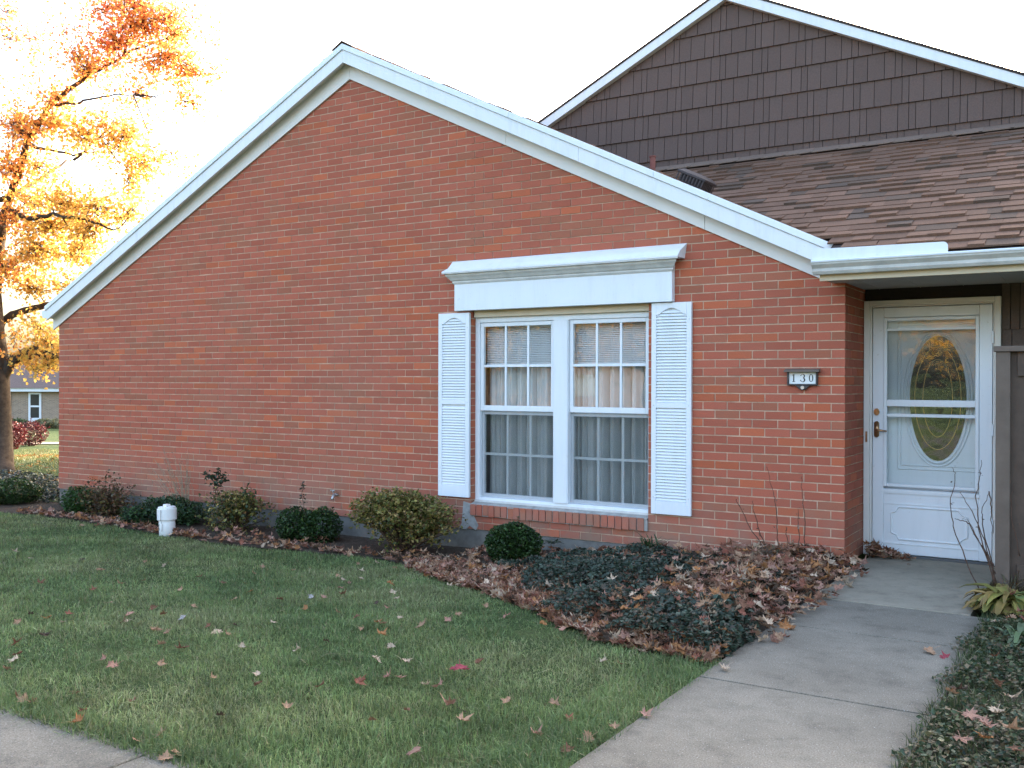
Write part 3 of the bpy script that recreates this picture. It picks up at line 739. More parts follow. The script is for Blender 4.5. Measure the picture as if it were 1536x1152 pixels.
# house number sign
SG = empty('house_number_sign', (-.315, 0, 1.40), 'dark framed house number sign reading 130 on the brick wall', 'sign')
b = MB(); b.box(-.113, .118, -.03, -.003, -.048, -.036); b.box(-.113, -.100, -.03, -.003, -.036, .055); b.box(.105, .118, -.03, -.003, -.036, .055); b.box(-.1, .105, -.012, -.003, -.036, .055)
b.prism_y([(-.05, -.048), (-.033, -.062), (-.018, -.078), (.006, -.086), (.03, -.078), (.045, -.062), (.062, -.048)], -.028, -.003); b.build('frame', M['bronze'], SG, False, .003)
b = MB(); b.add([(-.130, -.062, .055), (.135, -.062, .055), (.135, -.055, .068), (-.130, -.055, .068), (-.130, -.003, .055), (.135, -.003, .055), (.135, -.003, .082), (-.130, -.003, .082)], [(0, 1, 2, 3), (3, 2, 6, 7), (0, 4, 5, 1), (0, 3, 7, 4), (1, 5, 6, 2)]); b.build('hood', M['fence_post'], SG)
b = MB(); b.box(-.099, .104, -.018, -.0125, -.035, .054); b.build('face_plate', M['plate'], SG)
b = MB(); b.prism_y([(.006+.014*math.cos(a), -.064+.014*math.sin(a)) for a in np.linspace(0, 2*PI, 16, endpoint=False)], -.033, -.0285); b.build('rosette', M['steel'], SG)
def strip(mb, pts, y0, y1):              # ribbon with a width per point, as prisms
    L = []; Rr = []
    for i, (x, z, w) in enumerate(pts):
        a = pts[max(i-1, 0)]; c = pts[min(i+1, len(pts)-1)]; dx, dz = c[0]-a[0], c[1]-a[1]; l = math.hypot(dx, dz)
        nx_, nz_ = -dz/l, dx/l; L.append((x+nx_*w/2, z+nz_*w/2)); Rr.append((x-nx_*w/2, z-nz_*w/2))
    for i in range(len(pts)-1): mb.add([(*L[i][:1], y0, L[i][1]), (Rr[i][0], y0, Rr[i][1]), (Rr[i+1][0], y0, Rr[i+1][1]), (L[i+1][0], y0, L[i+1][1])], [(0, 1, 2, 3)])
zc = .009; hh = .030; ya = -.0186; b = MB()
b.add([(-.064+dx, ya, zc+dz) for dx, dz in ((-.0045, -hh+.004), (.0045, -hh+.004), (.0045, hh), (-.001, hh), (-.0125, hh-.008), (-.0125, hh-.011), (-.0045, hh-.008))], [list(range(7))])
b.add([(-.064+dx, ya-.0002, zc+dz) for dx, dz in ((-.012, -hh), (.012, -hh), (.012, -hh+.004), (-.012, -hh+.004))], [(0, 1, 2, 3)])
b.build('numeral', M['ink'], SG); b = MB()
cx = .004
arc = []
for a in np.linspace(R(165), R(-75), 12): arc.append((cx+.0135*math.cos(a), zc+.0155+.0140*math.sin(a), .0035+.006*max(0, math.cos(a))))
strip(b, arc, ya, ya)
arc = []
for a in np.linspace(R(75), R(-165), 13): arc.append((cx+.0155*math.cos(a), zc-.0138+.0155*math.sin(a), .0035+.0065*max(0, math.cos(a))))
strip(b, arc, ya-.0003, ya)
b.add([(cx-.0135+.004*math.cos(a), ya-.0004, zc+.019+.004*math.sin(a)) for a in np.linspace(0, 2*PI, 10, endpoint=False)], [list(range(10))])
b.add([(cx-.0145+.0045*math.cos(a), ya-.0004, zc-.0175+.0045*math.sin(a)) for a in np.linspace(0, 2*PI, 10, endpoint=False)], [list(range(10))])
b.build('numeral', M['ink'], SG); b = MB()
cx = .068; n = 28; vs = []
for k in range(n):
    a = 2*PI*k/n; vs += [(cx+.0165*math.cos(a), ya, zc+hh*math.sin(a)), (cx+.0085*math.cos(a), ya, zc+(hh-.0035)*math.sin(a))]
b.add(vs, [(2*k, 2*((k+1) % n), 2*((k+1) % n)+1, 2*k+1) for k in range(n)])
b.build('numeral', M['ink'], SG)

# ------------------------------------------------------------------ taller shingled house behind
H2 = empty('shingled_house', (0, YW, 0), 'taller house end clad in dark brown shakes behind the brick house', 'house')
AX, AZ, AS = -1.828, 5.553, .487
sw2 = MB(); zs = [3.836+.2625*k - .2625*3 for k in range(12)]
y_off = 0.0
shake_wall(sw2, -6.5, 7, zs, 0.0, [(AS, 1, AZ-.045+AS*AX), (-AS, 1, AZ-.045-AS*AX)], (.118, .080, .067))
sw2.prism_y([(-6.5, 2.2), (4.7, 2.2), (4.7, 2.3), (AX, AZ-.06), (-6.5, AZ-.06-AS*(AX+6.5))], .0005, .08, (.07, .056, .052))
sw2.build('shake_wall', M['siding'], H2, colors=True)
for sgn, xe in ((-1, -7.2), (1, 6.6)):
    b = MB(); ze = AZ-AS*abs(xe-AX); w = .105
    b.prism_y([(AX, AZ-w), (AX, AZ), (xe, ze), (xe, ze-w)] if sgn < 0 else [(AX, AZ-w), (xe, ze-w), (xe, ze), (AX, AZ)], -.09, -.065); b.build('rake_board', M['white'], H2, False, .003)
    b = MB(); b.prism_y([(AX, AZ+.002), (AX, AZ+.026), (xe, ze+.026), (xe, ze+.002)] if sgn < 0 else [(AX, AZ+.002), (xe, ze+.002), (xe, ze+.026), (AX, AZ+.026)], -.10, 9); b.build('roof', M['dark_roof'], H2)
    b = MB(); b.prism_y([(AX, AZ-w), (AX, AZ-w+.012), (xe, ze-w+.012), (xe, ze-w)] if sgn < 0 else [(AX, AZ-w), (xe, ze-w), (xe, ze-w+.012), (AX, AZ-w+.012)], -.065, -.003); b.build('rake_soffit', M['frieze'], H2)
b = MB(); b.prism_y([(-.05, 0), (4.7, 0), (4.7, 2.25), (AX, AZ-.08), (-6.4, AZ-.08-AS*(AX+6.4)), (-6.4, 2.8), (-.05, 2.8)], .3, 9.0); b.build('body_wall', M['siding'], H2, colors=True)

# ------------------------------------------------------------------ fence by the walk
FE = empty('privacy_fence', (1.06, -.42, 0), 'brown stained panel fence with flat cap beside the front door', 'fence')
b = MB(); b.box(0, .085, -.05, .05, -.05, 1.578); b.build('post', M['fence_post'], FE, False, .004)
b = MB(); b.box(.085, 2.4, -.01, .02, .02, 1.578); b.build('panel', M['fence'], FE)
for za_, zb_ in ((1.42, 1.578), (.05, .2)):
    b = MB(); b.box(.125, 2.4, -.03, -.0105, za_, zb_); b.build('rail', M['fence'], FE, False, .003)
b = MB(); b.box(-.012, 2.4, -.065, .065, 1.5785, 1.615); b.build('cap_board', M['fence_post'], FE, False, .004)

# ------------------------------------------------------------------ white pipe clean-out
pb = at_g(251, 803); PC = empty('cleanout_pipe', tuple(pb), 'squat white plastic cleanout pipe with screw cap standing at the lawn edge', 'pipe')
b = MB(); b.lathe([(.080, -.08), (.080, .165), (.078, .168)], 28); b.build('pipe', M['pvc'], PC, True).rotation_euler = (0, R(-2), 0)
b = MB(); b.lathe([(.081, .158), (.094, .160), (.096, .165), (.096, .272), (.093, .277)], 28); b.build('collar', M['pvc'], PC, False).rotation_euler = (0, R(-2), 0)
b = MB(); b.lathe([(.084, .274), (.086, .280), (.086, .289), (.080, .294)], 28); b.box(-.026, .026, -.026, .026, .290, .318); b.build('screw_cap', M['pvc'], PC, False, .003).rotation_euler = (0, R(-2), 0)
b = MB(); b.tube([(.02, -.0965, .27), (.022, -.099, .22), (.018, -.0985, .17), (.026, -.084, .12), (.02, -.083, .05)], .002, 5); b.tube([(-.02, -.084, .12), (-.026, -.085, .09), (-.01, -.086, .06)], .0018, 5); b.build('dry_vine', M['twig'], PC)

# ------------------------------------------------------------------ leaves
def maple_outline(k=0):
    pts = [(0, -.50), (.06, -.36), (.34, -.44), (.30, -.26), (.62, -.22), (.48, -.06), (.86, .16), (.54, .16), (.60, .36), (.34, .28), (.30, .46), (.16, .40), (0, .95)]
    full = pts + [(-x, y) for x, y in pts[-2:0:-1]]
    return np.array(full)
def leaf_variant(seed):
    r = np.random.default_rng(seed); o = maple_outline()*(1+.12*r.standard_normal((24, 2))); o[:, 0] *= .9+.25*r.random()
    c = np.array([[0, 0.05]])
    mid = o*.5
    v2 = np.vstack([c, mid, o]); n = 24
    # curl: bend along a random axis and lift the rims
    a = r.random()*PI; ax = np.array([math.cos(a), math.sin(a)]); d = v2@ax; rr = np.hypot(v2[:, 0], v2[:, 1])
    k = r.uniform(.25, 1.3); z = k*(d**2)*.55 + r.uniform(-.1, .35)*rr**2 + .06*r.standard_normal(len(v2))*(rr > .3)
    sx = 1/(1+.35*k*np.abs(d)); v2 = v2*(1 - (1-sx)[:, None]*np.abs(ax)[None, :]*.9)
    V = np.column_stack([v2, z])
    f = []; cnt = []
    for i in range(n):
        j = (i+1) % n
        f += [0, 1+i, 1+j]; cnt.append(3); f += [1+i, 1+n+i, 1+n+j, 1+j]; cnt.append(4)
    # stalk
    b = len(V); V = np.vstack([V, [[.02, -.45, V[1+n, 2]], [-.02, -.45, V[1+n, 2]], [-.05, -1.0, V[1+n, 2]+.12], [-.02, -1.0, V[1+n, 2]+.12]]])
    f += [b, b+1, b+2, b+3]; cnt.append(4)
    return V, np.array(f), np.array(cnt)
LV = [leaf_variant(100+k) for k in range(10)]
def rot_mats(yaw, tilt, tdir):
    n = len(yaw); c, s = np.cos(yaw), np.sin(yaw)
    Rz = np.zeros((n, 3, 3)); Rz[:, 0, 0] = c; Rz[:, 0, 1] = -s; Rz[:, 1, 0] = s; Rz[:, 1, 1] = c; Rz[:, 2, 2] = 1
    ax = np.stack([np.cos(tdir), np.sin(tdir), 0*tdir], -1); K = np.zeros((n, 3, 3))
    K[:, 0, 1] = -ax[:, 2]; K[:, 0, 2] = ax[:, 1]; K[:, 1, 0] = ax[:, 2]; K[:, 1, 2] = -ax[:, 0]; K[:, 2, 0] = -ax[:, 1]; K[:, 2, 1] = ax[:, 0]
    I = np.eye(3)[None]
    return (I + np.sin(tilt)[:, None, None]*K + (1-np.cos(tilt))[:, None, None]*(K@K)) @ Rz
def scatter(name, pos, size, yaw, tilt, tdir, cols, variants, mats):
    Rm = rot_mats(yaw, tilt, tdir); vi = rng.integers(0, len(variants), len(pos)); VV = []; FF = []; CC = []; TT = []; off = 0
    for k, (V, f, cnt) in enumerate(variants):
        s = np.where(vi == k)[0]
        if len(s) == 0: continue
        vv = np.einsum('nij,vj->nvi', Rm[s], V)*size[s][:, None, None] + pos[s][:, None, :]
        VV.append(vv.reshape(-1, 3)); nv = len(V)
        FF.append((f[None, :] + (np.arange(len(s))*nv)[:, None] + off).ravel()); CC.append(np.tile(cnt, len(s))); TT.append(np.repeat(cols[s], nv, 0)); off += nv*len(s)
    return np_mesh(name, np.vstack(VV), np.concatenate(FF), np.concatenate(CC), mats, np.vstack(TT))
PAL = {'tan': (.34, .205, .125), 'pale': (.46, .34, .24), 'brown': (.18, .085, .05), 'red brown': (.23, .09, .058), 'pink': (.36, .195, .14), 'orange': (.33, .15, .06), 'dark': (.07, .045, .03), 'crimson': (.30, .06, .075), 'grey': (.36, .33, .31)}
LM = []
for k, (V, f, c) in enumerate(LV): LM.append(np_mesh('fallen_leaf', V, f, c, M['leaf_obj']))
n_leaf = [0]
def leaf(u, v, colr, size=.043, label=None, group='leaves scattered on the lawn', lift=.028, tilt=.6, on=None, pos=None):
    p = np.array(pos) if pos is not None else (at_g(u, v) if on is None else CAM + ray(u, v)*((on-CAM[2])/ray(u, v)[2]))
    o = bpy.data.objects.new('fallen_leaf', LM[n_leaf[0] % len(LM)]); n_leaf[0] += 1; COL.objects.link(o)
    o.location = (p[0], p[1], p[2]+lift); o.rotation_euler = (random.uniform(-tilt, tilt), random.uniform(-tilt, tilt), random.random()*6.28)
    s = size*random.uniform(.85, 1.15); o.scale = (s, s, s*random.uniform(.8, 1.3))
    c = np.array(PAL[colr])*random.uniform(.85, 1.15); o.color = (*c, 1)
    lab = label or {'tan': 'tan dry maple leaf lying loose in the grass', 'pale': 'pale bleached maple leaf lying loose in the grass', 'brown': 'brown dry maple leaf lying loose in the grass', 'red brown': 'reddish brown maple leaf lying loose in the grass', 'pink': 'dusty pink maple leaf lying loose in the grass', 'orange': 'orange maple leaf lying loose in the grass', 'dark': 'dark shrivelled leaf lying loose in the grass', 'crimson': 'crimson maple leaf lying loose in the grass', 'grey': 'grey dry leaf lying loose in the grass'}[colr]
    return tag(o, lab, 'leaf', group)
LAWN = '''46,842,pale;123,792,tan;123,844,dark;218,847,tan;247,853,pale;23,832,pale;141,890,red brown;216,876,brown;165,910,pink;46,928,dark;26,940,tan;74,933,orange;104,927,red brown;95,940,pale;66,960,dark;25,972,red brown;25,990,brown;21,998,pale;11,1011,tan;154,997,pink;195,927,pink;184,940,brown;191,938,pale;229,919,brown;244,928,brown;234,952,tan;249,957,tan;243,973,tan;290,915,tan;311,947,brown;326,955,pale;342,959,tan;354,945,dark;362,977,pale;241,1004,tan;274,980,brown;336,880,pink;377,892,orange;394,855,tan;381,865,tan;386,1019,pale;388,1035,brown;114,1048,tan;27,1053,brown;35,1060,tan;50,1062,tan;126,1076,red brown;157,1101,brown;206,1121,pink;239,1113,tan;249,1147,tan;265,1142,tan;331,1082,dark;537,850,tan;565,849,pale;543,861,pale;593,857,tan;632,863,brown;543,873,pale;507,869,tan;514,874,pale;523,880,pink;510,887,pink;514,896,red brown;467,901,grey;486,902,pink;459,918,orange;590,894,pale;595,903,pale;579,917,pink;565,910,dark;507,925,tan;534,932,pink;542,950,tan;566,940,orange;575,942,tan;599,933,pale;631,945,tan;687,927,tan;587,978,pale;609,999,pale;445,983,pale;490,969,dark;563,996,pale;480,1038,brown;581,1023,pink;598,1025,pink;639,1035,pale;693,1075,dark;611,1075,brown;622,1138,pink;804,1111,pink;831,1064,tan;650,870,pale;675,863,pink;704,885,orange;674,884,pale;672,936,pink;855,1088,red brown;883,1118,tan;850,1135,brown;730,915,tan;760,930,pink;420,905,brown;300,870,brown;150,860,tan;60,880,brown;440,860,tan;410,940,pale;720,1000,brown;760,1060,tan;905,1000,pale;930,1003,brown;560,1090,brown;430,1070,tan;320,1025,tan;200,1060,brown;180,880,tan;350,905,tan;270,890,tan'''
for it in LAWN.split(';'):
    u, v_, c = it.split(','); leaf(float(u), float(v_), c, random.uniform(.032, .048))
for (u, v_, c, s, lab) in ((690, 1016, 'crimson', .055, 'crimson maple leaf standing tilted in the grass, reddest leaf on the lawn'), (572, 963, 'orange', .062, 'long orange leaf folded lengthwise near the middle of the lawn'),
    (586, 884, 'orange', .05, 'flat orange leaf on the lawn in front of the big yellowing shrub'), (659, 1042, 'pink', .055, 'large rounded pinkish leaf lying beside a smaller pale one on the lawn'),
    (538, 1038, 'red brown', .058, 'large reddish brown leaf with pale upturned lobes on the near lawn'), (675, 1071, 'pink', .06, 'broad dusty red leaf below the crimson one on the near lawn'),
    (693, 1096, 'tan', .06, 'spread tan leaf with a long stalk, nearest the camera in mid lawn'), (275, 937, 'grey', .05, 'pale grey sliver of bark like leaf on the left lawn'),
    (171, 1011, 'pink', .05, 'two toned pink and white leaf on the lawn near the left pavement'), (114, 1099, 'orange', .055, 'orange brown leaf overhanging the pavement edge at lower left'),
    (844, 955, 'pink', .055, 'pink curled leaf standing at the lawn edge by the leafy bed'), (815, 947, 'orange', .038, 'small orange leaf upright on the lawn near the leafy bed')):
    leaf(u, v_, c, s, lab, None, .045, .6)
for (u, v_, c, s, lab) in ((1395, 980, 'tan', .052, 'curled tan leaf alone on the concrete walk'), (1363, 849, 'brown', .022, 'tiny brown leaf on the walk before the storm door'), (1287, 858, 'grey', .045, 'flat grey leaf on the walk at the brick corner'),
    (1088, 1006, 'pale', .045, 'pale leaf lying on the walk at the lawn corner'), (968, 1076, 'pink', .045, 'dusty pink leaf on the near left edge of the walk'), (921, 1094, 'tan', .034, 'small tan leaf on the near left edge of the walk')):
    leaf(u, v_, c, s, lab, None, .012, .25, 0.0)
for (u, v_, c, s, lab) in ((1455, 1108, 'pink', .06, 'pinkish lobed leaf on the ground cover right of the walk'), (1476, 1122, 'pink', .05, 'darker pink leaf touching a paler one right of the walk'), (1478, 1143, 'orange', .065, 'torn orange leaf at the lower right edge of the plants'), (1518, 1130, 'tan', .07, 'big tan orange oak shaped leaf at lower right corner'),
    (1418, 1014, 'crimson', .035, 'narrow red leaf rim at the right edge of the walk'), (1493, 1012, 'brown', .05, 'brown leaf among the plants right of the walk'), (1425, 1070, 'tan', .045, 'tan leaf on the ground cover by the right walk edge')):
    leaf(u, v_, c, s, lab, None, .09, .5, .02)

# leaf litter in the bed: the front ones as single leaves, the rest as one mass
def litter_cols(n):
    names = ['tan', 'tan', 'brown', 'brown', 'red brown', 'pink', 'pink', 'orange', 'pale', 'dark']; a = np.array([PAL[k] for k in names])
    return a[rng.integers(0, len(a), n)]*(.7+.6*rng.random((n, 1)))
def mound(x, y):                         # litter depth
    d = y - bed_y(x)
    return (.10*smooth((x+2.2)/1.8)*smooth(d/.35)*smooth((.05-y)/.1))
PX, PY, PZ = [], [], []
def spray(n, f):
    for _ in range(n):
        x, y = f()
        if y > -.03 or y < bed_y(x)-.14 or x > .22: continue
        PX.append(x); PY.append(y); PZ.append(float(gz(x, y)) + .02 + float(bed_bump(x, y)) + random.random()*.03 + random.random()*float(mound(x, y)))
def edge_band():
    x = random.uniform(-3.3, .05); return x, bed_y(x)+abs(random.gauss(0, .22))-.06
def right_pile():
    return random.gauss(-.25, .28), -random.random()*2.4-.05
def wall_strip():
    x = random.uniform(-9.3, -3.2); return x, bed_y(x)+abs(random.gauss(.02, .16))
def anywhere():
    x = random.uniform(-3.2, .05); return x, random.uniform(bed_y(x), -.05)
spray(1500, edge_band); spray(1300, right_pile); spray(420, wall_strip); spray(700, anywhere)
for (u, v_) in ((370, 800), (440, 815), (470, 805), (360, 795), (700, 840), (690, 850), (640, 830), (160, 780), (290, 795)):
    c = at_g(u, v_+12)
    for _ in range(14): PX.append(c[0]+random.gauss(0, .12)); PY.append(min(-.03, c[1]+random.gauss(0, .08))); PZ.append(c[2]+.03+random.random()*.05)
for _ in range(90):                      # heap against the door frame
    t = abs(random.gauss(0, .13)); PX.append(.06+t); PY.append(.57-abs(random.gauss(0, .07))); PZ.append(.015+random.random()*max(.02, .10-t*.3))
for _ in range(60): PX.append(random.uniform(1.15, 2.2)); PY.append(random.uniform(-4.5, -.8)); PZ.append(.07+random.random()*.04)
P = np.column_stack([PX, PY, PZ]); n = len(P)
dist = np.linalg.norm(P-CAM, axis=1)
vis_top = P[:, 2] - gz(P[:, 0], P[:, 1])
score = dist - 6*vis_top + (P[:, 0] > 1.1)*2
order = np.argsort(score); n_single = max(0, 296 - n_leaf[0]); single = order[:n_single]; rest = order[n_single:]
cn = ['tan', 'brown', 'red brown', 'pink', 'orange', 'pale', 'tan', 'pink', 'brown']
for k in single:
    c = random.choice(cn); leaf(0, 0, c, random.uniform(.04, .056), {'tan': 'tan curled maple leaf among the heaped leaves of the bed', 'brown': 'brown curled maple leaf among the heaped leaves of the bed', 'red brown': 'reddish brown maple leaf among the heaped leaves of the bed', 'pink': 'dull pink maple leaf among the heaped leaves of the bed', 'orange': 'orange brown maple leaf among the heaped leaves of the bed', 'pale': 'pale maple leaf among the heaped leaves of the bed'}[c], 'leaves heaped in the front bed', .012, .8, None, P[k])
nr = len(rest)
me = scatter('leaf_litter', P[rest], rng.uniform(.042, .062, nr), rng.random(nr)*6.28, np.abs(rng.normal(0, .55, nr)), rng.random(nr)*6.28, litter_cols(nr), LV, M['leaf'])
tag(link('leaf_litter', me), 'mass of dry brown leaves covering the front bed soil', 'leaves', None, 'stuff')

# ------------------------------------------------------------------ small-leaf foliage
def leaflet(w=.45, fold=.15):
    V = np.array([(0, -.5, 0), (w*.8, -.05, fold), (0, .5, -.05), (-w*.8, -.05, fold)]); return (V, np.array([0, 1, 2, 0, 2, 3]), np.array([3, 3]))
LFT = [leaflet(.45, .12), leaflet(.35, .2), leaflet(.55, .05)]
def cols_from(pal, n, var=.3):
    a = np.array(pal); return a[rng.integers(0, len(a), n)]*(1-var+2*var*rng.random((n, 1)))
def ellipsoid_pts(n, c, r, shell=.35, lump=.18, seed=0):
    d = rng.standard_normal((n, 3)); d /= np.linalg.norm(d, axis=1)[:, None]
    rad = 1 - shell*rng.random(n)**1.6
    ph = seed*1.7
    l = 1 + lump*(np.sin(d[:, 0]*5+ph)*np.cos(d[:, 1]*6-ph) + .6*np.sin(d[:, 2]*9+ph*2+d[:, 0]*7))
    return np.array(c) + d*np.array(r)*(rad*l)[:, None], d
def bush(name, loc, clumps, label, cat, leaf_size, pal, stems=8, stem_col='twig', group=None, var=.3, spread=.35, hgt=.4):
    root = empty(name, tuple(loc), label, cat, group); P_ = []
    for k, (c, r, n, sh, lump) in enumerate(clumps):
        p, d = ellipsoid_pts(n, c, r, sh, lump, k+len(name)); P_.append(p)
    P_ = np.vstack(P_); P_ = P_[P_[:, 2] > -.02]; n = len(P_)
    me = scatter('foliage', P_, rng.uniform(.7, 1.3, n)*leaf_size, rng.random(n)*6.28, rng.normal(0, .9, n), rng.random(n)*6.28, cols_from(pal, n, var), LFT, M['shrub'])
    link('foliage', me, root)
    b = MB()
    for k in range(stems):
        a = random.random()*6.28; q = P_[random.randrange(n)]
        b.tube([(.03*math.cos(a), .03*math.sin(a), -.05), (q[0]*.45, q[1]*.45, q[2]*.45), tuple(q)], [.009, .006, .003], 5)
    b.build('stems', M[stem_col], root)
    sp = []; st = MB(); top = P_[P_[:, 2] > np.percentile(P_[:, 2], 55)]; sz = leaf_size
    for k in range(14 if name != 'boxwood_shrub' else 7):
        q = top[random.randrange(len(top))]; d = np.array((q[0]*.7+random.gauss(0, .08), q[1]*.7+random.gauss(0, .08), .14+random.random()*.12)); d = d/np.linalg.norm(d)*random.uniform(.04, .11)*(1 if name != 'boxwood_shrub' else .55)*(sz/.034)
        st.tube([q*.8, q, q+d], [.003, .002, .001], 4); t = rng.random((9, 1)); sp.append(q + d*t + rng.normal(0, sz*.3, (9, 3)))
    st.build('shoots', M[stem_col], root)
    sp = np.vstack(sp); n = len(sp)
    link('shoot_leaves', scatter('shoot_leaves', sp, rng.uniform(.6, 1.1, n)*leaf_size, rng.random(n)*6.28, rng.normal(0, .9, n), rng.random(n)*6.28, cols_from(pal, n, var), LFT, M['shrub']), root)
    return root
GREEN = [(.022, .05, .012), (.03, .065, .016), (.016, .038, .010), (.045, .085, .02)]
YEL = [(.20, .19, .05), (.26, .22, .06), (.12, .13, .035), (.07, .09, .025), (.30, .21, .07), (.16, .10, .04)]
def ground_at(u, v): return at_g(u, v)
p = at_g(30, 760); p[0] += .0
bush('boxwood_shrub', (-10.33, -.30, -.2), [((0, 0, .14), (.42, .36, .17), 6500, .5, .06)], 'clipped dark green boxwood dome left of the brick wall corner', 'shrub', .032, GREEN, 6)
bush('boxwood_shrub', (-8.76, -.35, -.2), [((-.02, 0, .14), (.24, .22, .17), 2600, .6, .12)], 'small bright green boxwood tucked against the rusty shrub', 'shrub', .032, [(.035, .085, .018), (.05, .11, .022), (.025, .06, .014)], 5)
bush('rusty_shrub', (-8.33, -.33, -.2), [((0, 0, .19), (.33, .28, .24), 1500, .9, .4), ((.18, 0, .12), (.26, .2, .16), 800, .9, .3)], 'loose shrub with rusty brown and olive autumn leaves', 'shrub', .034, [(.13, .07, .035), (.17, .085, .04), (.09, .08, .03), (.14, .12, .04), (.07, .05, .03)], 40, 'twig')
bush('juniper_shrub', (-7.12, -.42, -.2), [((0, .05, .13), (.48, .26, .17), 3600, .6, .15), ((-.28, -.22, .09), (.2, .16, .12), 900, .7, .2)], 'low dark green juniper mound behind the white pipe', 'shrub', .034, [(.02, .05, .018), (.03, .07, .022), (.016, .035, .014), (.05, .1, .03)], 10)
bush('yellowing_shrub', (-6.12, -.40, -.2), [((0, 0, .20), (.38, .28, .22), 1900, .9, .38), ((.12, -.02, .30), (.26, .2, .14), 1100, .7, .2)], 'loose yellow green shrub with leaning leafy shoot, right of the white pipe', 'shrub', .036, YEL+[(.04, .065, .025), (.05, .07, .03)], 36)
bush('boxwood_shrub', (-5.05, -.42, -.2), [((-.16, 0, .15), (.2, .2, .18), 2600, .5, .09), ((.14, .02, .15), (.22, .21, .19), 2900, .5, .08)], 'twin lobed dark boxwood below the hose tap', 'shrub', .030, GREEN, 6)
bush('big_shrub', (-3.80, -.52, -.18), [((0, 0, .37), (.44, .34, .16), 3400, .8, .30), ((-.15, .03, .46), (.26, .24, .10), 1400, .9, .4), ((.12, .0, .47), (.2, .2, .08), 900, .9, .4), ((.30, 0, .29), (.28, .24, .18), 1900, .9, .35), ((-.33, -.05, .34), (.2, .2, .13), 900, .9, .35), ((0, 0, .2), (.28, .24, .18), 900, 1.0, .3)], 'big yellow brown shrub beside the left shutter, bare underneath', 'shrub', .036, YEL, 90, var=.3)
bush('boxwood_shrub', (-2.49, -.70, -.13), [((0, 0, .17), (.24, .22, .175), 6000, .45, .05)], 'tight round boxwood ball in front of the window sill', 'shrub', .028, GREEN, 6)
# taller shoots and weeds
def shoot(name, pts, label, cat, r0, leaves, lsize, pal, stem='twig', extra=()):
    base = np.array(pts[0]); root = empty(name, tuple(base), label, cat)
    allp = []
    for ps in [pts]+list(extra):
        q = [tuple(np.array(a)-base) for a in ps]; m = len(q)
        # resample with a little wobble
        qq = []
        for i in range(m-1):
            for t in np.linspace(0, 1, 5, endpoint=False): qq.append(np.array(q[i])*(1-t)+np.array(q[i+1])*t + np.random.default_rng(len(qq)+m).normal(0, .003, 3))
        qq.append(np.array(q[-1])); allp += qq[len(qq)//4:]
        b = MB(); b.tube(qq, list(np.linspace(r0, r0*.35, len(qq))), 5); b.build('stem', M[stem], root, True)
    if leaves:
        A = np.array(allp); pos = A[rng.integers(0, len(A), leaves)] + rng.normal(0, lsize*.6, (leaves, 3))
        n = leaves
        link('leaves', scatter('leaves', pos, rng.uniform(.6, 1.3, n)*lsize, rng.random(n)*6.28, rng.normal(0, .8, n), rng.random(n)*6.28, cols_from(pal, n), LFT, M['shrub']), root)
    return root
def py(l, y): return [at_y(u, v, y) for u, v in l]
shoot('tall_weed', py([(318, 800), (322, 760), (324, 735), (328, 715), (326, 705)], -.42), 'leafy dark green shoot rising above the yellow green shrub', 'plant', .006, 110, .055, [(.03, .05, .025), (.045, .065, .035)], 'twig', [py([(324, 735), (335, 722), (338, 716)], -.42), py([(325, 725), (312, 715), (308, 714)], -.42), py([(370, 780), (374, 745), (376, 735)], -.42)])
shoot('thin_weed', py([(456, 800), (457, 765), (453, 745), (455, 722)], -.5), 'thin upright weed growing out of the twin lobed boxwood', 'plant', .004, 40, .032, [(.05, .045, .025), (.04, .05, .025)])
ex = []
for k in range(46):
    u0 = random.uniform(225, 292); vtop = random.uniform(672, 735); du = random.uniform(-22, 10)
    ex.append(py([(random.uniform(262, 292), 796), ((u0+280)/2, (vtop+790)/2-8), (u0+du*.4, vtop)], -.2+random.uniform(-.12, .08)))
shoot('wispy_weed', py([(290, 797), (291, 745), (284, 715), (270, 690)], -.2), 'wispy dead brown weed against the wall behind the white pipe', 'plant', .0030, 700, .014, [(.2, .15, .11), (.15, .11, .08), (.26, .22, .17)], 'pale_stem', ex)
shoot('dead_stalks', py([(1152, 830), (1139, 794), (1130, 766), (1129, 751)], -.22), 'dead brown stalks on the brick wall near the corner', 'plant', .0045, 46, .016, [(.25, .2, .15), (.12, .08, .05)], 'twig',
      [py([(1168, 830), (1166, 790), (1163, 752), (1160, 739), (1150, 700)], -.22), py([(1206, 828), (1208, 792), (1205, 756), (1203, 738), (1202, 715)], -.22), py([(1199, 828), (1198, 790), (1197, 763)], -.25), py([(1150, 828), (1125, 790), (1105, 752), (1104, 748)], -.3), py([(1183, 830), (1180, 800), (1179, 790)], -.25)])
